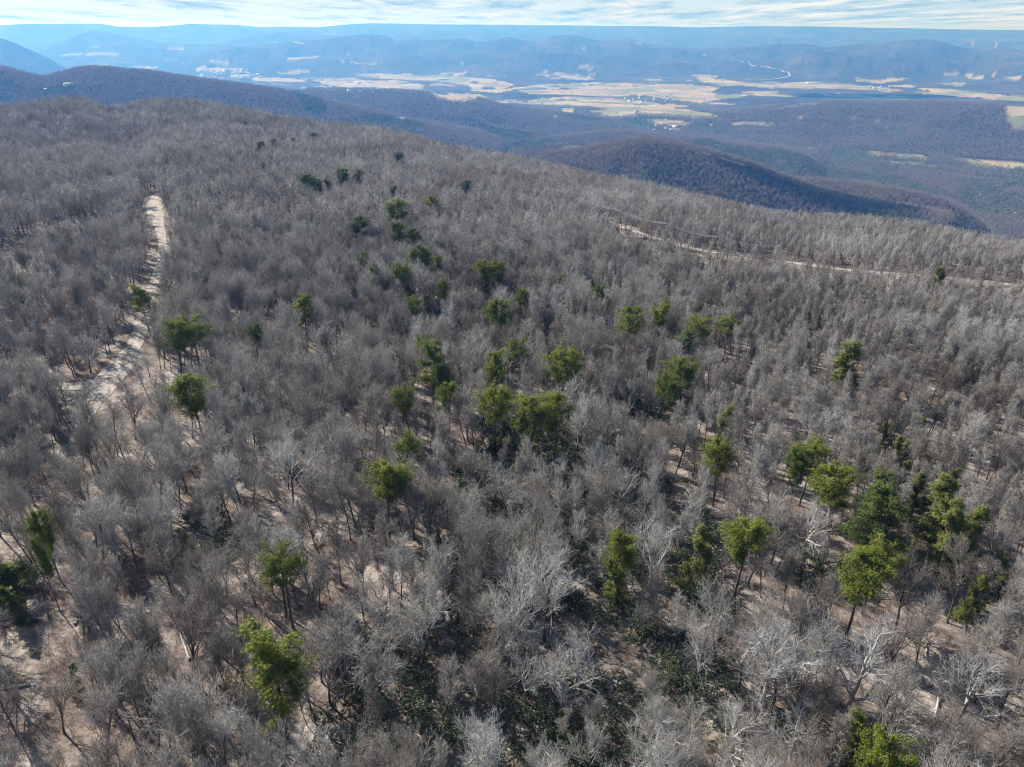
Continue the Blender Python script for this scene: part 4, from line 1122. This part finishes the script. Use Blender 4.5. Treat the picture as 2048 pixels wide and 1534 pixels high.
# ------------------------------------------------------------------ power line beside the gravel road
WP = [(940, 350), (1003, 357), (1072, 361), (1127, 383), (1240, 421), (1336, 447), (1440, 474), (1560, 492)]
wp = [march(a, b, off=11.0) for a, b in WP]
cross = Geo()
for i, b in enumerate(wp):
    e = bpy.data.objects.new('utility_pole', None); COL.objects.link(e); e.location = b
    d = np.array(wp[min(i + 1, len(wp) - 1)]) - np.array(wp[max(i - 1, 0)])
    e.rotation_euler = (0, 0, math.atan2(d[1], d[0]))
    g = Geo(); V, F = tubes(np.array([[[0, 0, -0.5], [0, 0, 6], [0, 0, 11.6]]]), np.array([[0.2, 0.17, 0.13]]), 8); g.add(V, F); link('post', g.mesh('post', [M_pole]), e)
    g = Geo(); g.box(-0.08, -1.5, 10.7, 0.08, 1.5, 10.9); link('crossarm', g.mesh('crossarm', [M_pole]), e)
    for yy in (-1.35, 0, 1.35):
        g = Geo(); V, F = tubes(np.array([[[0, yy, 10.9], [0, yy, 11.05], [0, yy, 11.15]]]), np.array([[0.05, 0.08, 0.03]]), 6); g.add(V, F); link('insulator', g.mesh('insulator', [M_wall]), e)
    tag(e, place_words(WP[i][0], WP[i][1], 'wooden utility pole'), 'utility pole', 'poles of the power line')
for j, yy in enumerate((-1.35, 0, 1.35)):
    pts = []
    for a, b in zip(wp[:-1], wp[1:]):
        a = np.array(a); b = np.array(b); d = b - a; nn = np.array([-d[1], d[0], 0]) / math.hypot(d[0], d[1])
        for t in np.linspace(0, 1, 12, endpoint=False):
            pts.append(a + d * t + nn * yy + [0, 0, 11.15 - 4 * 1.6 * t * (1 - t)])
    pts.append(b + nn * yy + [0, 0, 11.15])
    V, F = tubes(np.array([pts]), np.full((1, len(pts)), 0.035), 4)
    g = Geo(); g.add(V, F)
    tag(link('power_line_wire', g.mesh('wire', [M_wire])), 'thin pale power line wire, the %s of three over the trees' % ('nearest', 'middle', 'outermost')[j], 'wire', 'wires of the power line')

# ------------------------------------------------------------------ buildings
def house(px, py, w, d, h, wall, roof, rot, label, name='house', flat=False, windows=True):
    b = march(px, py, off=h * 0.5)
    if b is None:
        return
    if name == 'house' and not windows and py < 165 and math.hypot(b[0], b[1]) < 4500:
        return
    e = bpy.data.objects.new(name, None); COL.objects.link(e); e.location = b; e.rotation_euler = (0, 0, rot)
    g = Geo(); g.box(-w / 2, -d / 2, -2, w / 2, d / 2, h); link('wall', g.mesh('wall', [wall]), e)
    rh = d * (0.12 if flat else 0.32); ov = 0.5
    V = np.array([(-w / 2 - ov, -d / 2 - ov, h - 0.05), (w / 2 + ov, -d / 2 - ov, h - 0.05), (w / 2 + ov, d / 2 + ov, h - 0.05), (-w / 2 - ov, d / 2 + ov, h - 0.05), (-w / 2 - ov, 0, h + rh), (w / 2 + ov, 0, h + rh)])
    g = Geo(); g.add(V, [np.array([(0, 1, 5, 4), (2, 3, 4, 5), (3, 2, 1, 0)]), np.array([(0, 4, 3), (1, 2, 5)])]); link('roof', g.mesh('roof', [roof]), e)
    if windows:
        for s_ in (-1, 1):
            for kx in (-0.3, 0.3):
                g = Geo(); g.box(kx * w - 0.6, s_ * d / 2 - 0.04, 1.0, kx * w + 0.6, s_ * d / 2 + 0.04, 2.3); link('window', g.mesh('window', [M_glass]), e)
        g = Geo(); g.box(-0.5, -d / 2 - 0.05, 0, 0.5, -d / 2 + 0.05, 2.1); link('door', g.mesh('door', [M_roofd]), e)
    tag(e, label, name.replace('_', ' '), 'buildings seen from the mountain')
house(772, 287, 14, 8, 3.6, M_wallb, M_roofg, 0.6, 'brown cabin with a pale grey roof among trees below the crest', 'cabin')
house(728, 351, 6, 4.5, 3.2, M_wall, M_roofw, 0.3, 'small white shed showing beside a dark pine', 'shed')
house(769, 354, 5, 4, 2.8, M_wall, M_roofw, 1.0, 'tiny white shed alone in the bare wood', 'shed')
house(968, 334, 7, 5, 3.2, M_wall, M_roofw, 0.2, 'white hut near the upper end of the power line', 'shed')
house(570, 256, 5, 4, 3.0, M_wall, M_roofw, 0.2, 'white hut just below the ridge crest', 'shed')
house(1366, 289, 22, 12, 6, M_wall, M_roofw, 0.4, 'white house on the crest of the brown hill')
house(802, 240, 30, 16, 7, M_wall, M_roofw, 0.2, 'white farmhouse in a clearing among conifer woods')
house(667, 203, 30, 16, 7, M_wall, M_roofw, 1.0, 'white house alone on the dark shoulder of the blue hill')
house(1623, 297, 24, 13, 6, M_wall, M_roofw, 0.2, 'larger white house at the edge of the green woods')
house(1634, 300, 14, 10, 5, M_wall, M_roofw, 0.9, 'smaller white house at the edge of the green woods')
house(1959, 391, 14, 8, 5, M_wall, M_roofw, 0.9, 'white house in the green valley woods')
house(2032, 428, 22, 10, 5, M_wall, M_roofg, 0.1, 'long grey roofed house in a pale clearing beyond the slope', 'house')
house(1060, 178, 330, 60, 9, M_wall, M_roofw, 0.05, 'very long white farm building beside the valley fields', 'farm_building', True, False)
house(1100, 172, 180, 40, 9, M_wall, M_roofw, 0.05, 'white farm building behind the longest one', 'farm_building', True, False)
house(1180, 170, 70, 40, 10, M_wall, M_roofw, 0.3, 'white barn at the wood edge above the fields', 'farm_building', True, False)
house(1204, 166, 90, 30, 9, M_wall, M_roofw, 0.1, 'isolated white barn against the blue hill foot', 'farm_building', True, False)
house(1283, 192, 60, 30, 8, M_wall, M_roofw, 0.1, 'white barn in the middle of the tan fields', 'farm_building', True, False)
house(640, 160, 80, 50, 10, M_wall, M_roofw, 0.4, 'white barn in the hazy fields beyond the blue hill', 'farm_building', True, False)
house(717, 166, 50, 40, 9, M_wall, M_roofw, 0.4, 'bright white barn by the hazy meadow', 'farm_building', True, False)
house(1640, 166, 300, 60, 8, M_wall, M_roofw, 0.05, 'long white shed row on the valley rise', 'farm_building', True, False)
rg = random.Random(5)
TOWN = [(400, 520, 138, 158, 46, 'town house'), (690, 800, 178, 185, 12, 'village house'), (1250, 1340, 188, 206, 14, 'hamlet house'), (1740, 1815, 172, 181, 10, 'roadside house'), (1310, 1360, 250, 262, 6, 'farm house'), (1000, 1300, 196, 240, 8, 'outlying house'), (80, 160, 150, 200, 4, 'hillside house')]
for (x0, x1, y0, y1, n, wd) in TOWN:
    for i in range(n):
        px, py = rg.uniform(x0, x1), rg.uniform(y0, y1)
        big = 2.2 if py < 170 else 1.3
        wl = rg.choice([M_wall, M_wall, M_wall, M_roofg])
        house(px, py, rg.uniform(14, 26) * big, rg.uniform(10, 14) * big, rg.uniform(5, 8), wl, rg.choice([M_roofw, M_roofw, M_roofg]), rg.uniform(0, 3),
              place_words(px, py, 'tiny pale ' + wd), 'house', False, False)

# ------------------------------------------------------------------ clouds overhead (their shadows lie on the slopes)
def cloud(target, w, d, seed, label):
    """a flat-based cumulus whose shadow falls on the target ground point"""
    g0 = np.array(target); h = 1300.0
    k = (h - g0[2]) / SUNV.z
    c = g0 + np.array(SUNV) * k
    rng = np.random.default_rng(seed)
    import bmesh
    bm = bmesh.new()
    bmesh.ops.create_icosphere(bm, subdivisions=5, radius=1.0)
    co = np.array([v.co[:] for v in bm.verts])
    nz = fbm(co[:, 0] * 2.2 + seed * 9, co[:, 1] * 2.2 + co[:, 2] * 1.7, seed, 4)
    rad = 1 + 0.55 * nz
    for v, q, rr_ in zip(bm.verts, co, rad):
        z = q[2] * rr_
        v.co = (q[0] * rr_ * w, q[1] * rr_ * d, (z * 0.34 * min(w, d)) if z > 0 else z * 0.05 * min(w, d))
    me = bpy.data.meshes.new('cloud'); bm.to_mesh(me); bm.free()
    me.materials.append(M_cloud); me.polygons.foreach_set('use_smooth', np.ones(len(me.polygons), bool))
    o = link('cloud', me); o.location = c
    tag(o, label, 'cloud', kind='structure')
for (px, py, w, d, sd, lb) in [(1680, 402, 190, 60, 1, 'white cumulus cloud shading the flank of the brown hill'),
                               (1760, 192, 700, 260, 3, 'broad white cloud shading the valley woods')]:
    q = march(px, py)
    cloud(q, w, d, sd, lb)

# ------------------------------------------------------------------ haze
def haze():
    g = Geo(); g.box(-47000, -6000, FLOOR - 60, 47000, 47000, CAMZ + 120)
    m = bpy.data.materials.new('haze'); m.use_nodes = True; nt = m.node_tree; nt.nodes.clear()
    out = nt.nodes.new('ShaderNodeOutputMaterial')
    pv = nt.nodes.new('ShaderNodeVolumePrincipled')
    pv.inputs['Color'].default_value = (0.11, 0.39, 1.0, 1)
    pv.inputs['Absorption Color'].default_value = (1, 1, 1, 1)
    pv.inputs['Density'].default_value = 1.15e-4
    pv.inputs['Anisotropy'].default_value = 0.28
    nt.links.new(pv.outputs[0], out.inputs['Volume'])
    o = link('haze', g.mesh('haze', [m]))
    tag(o, 'pale blue haze filling the valley air', 'haze', kind='stuff')
    o.display_type = 'WIRE'
haze()
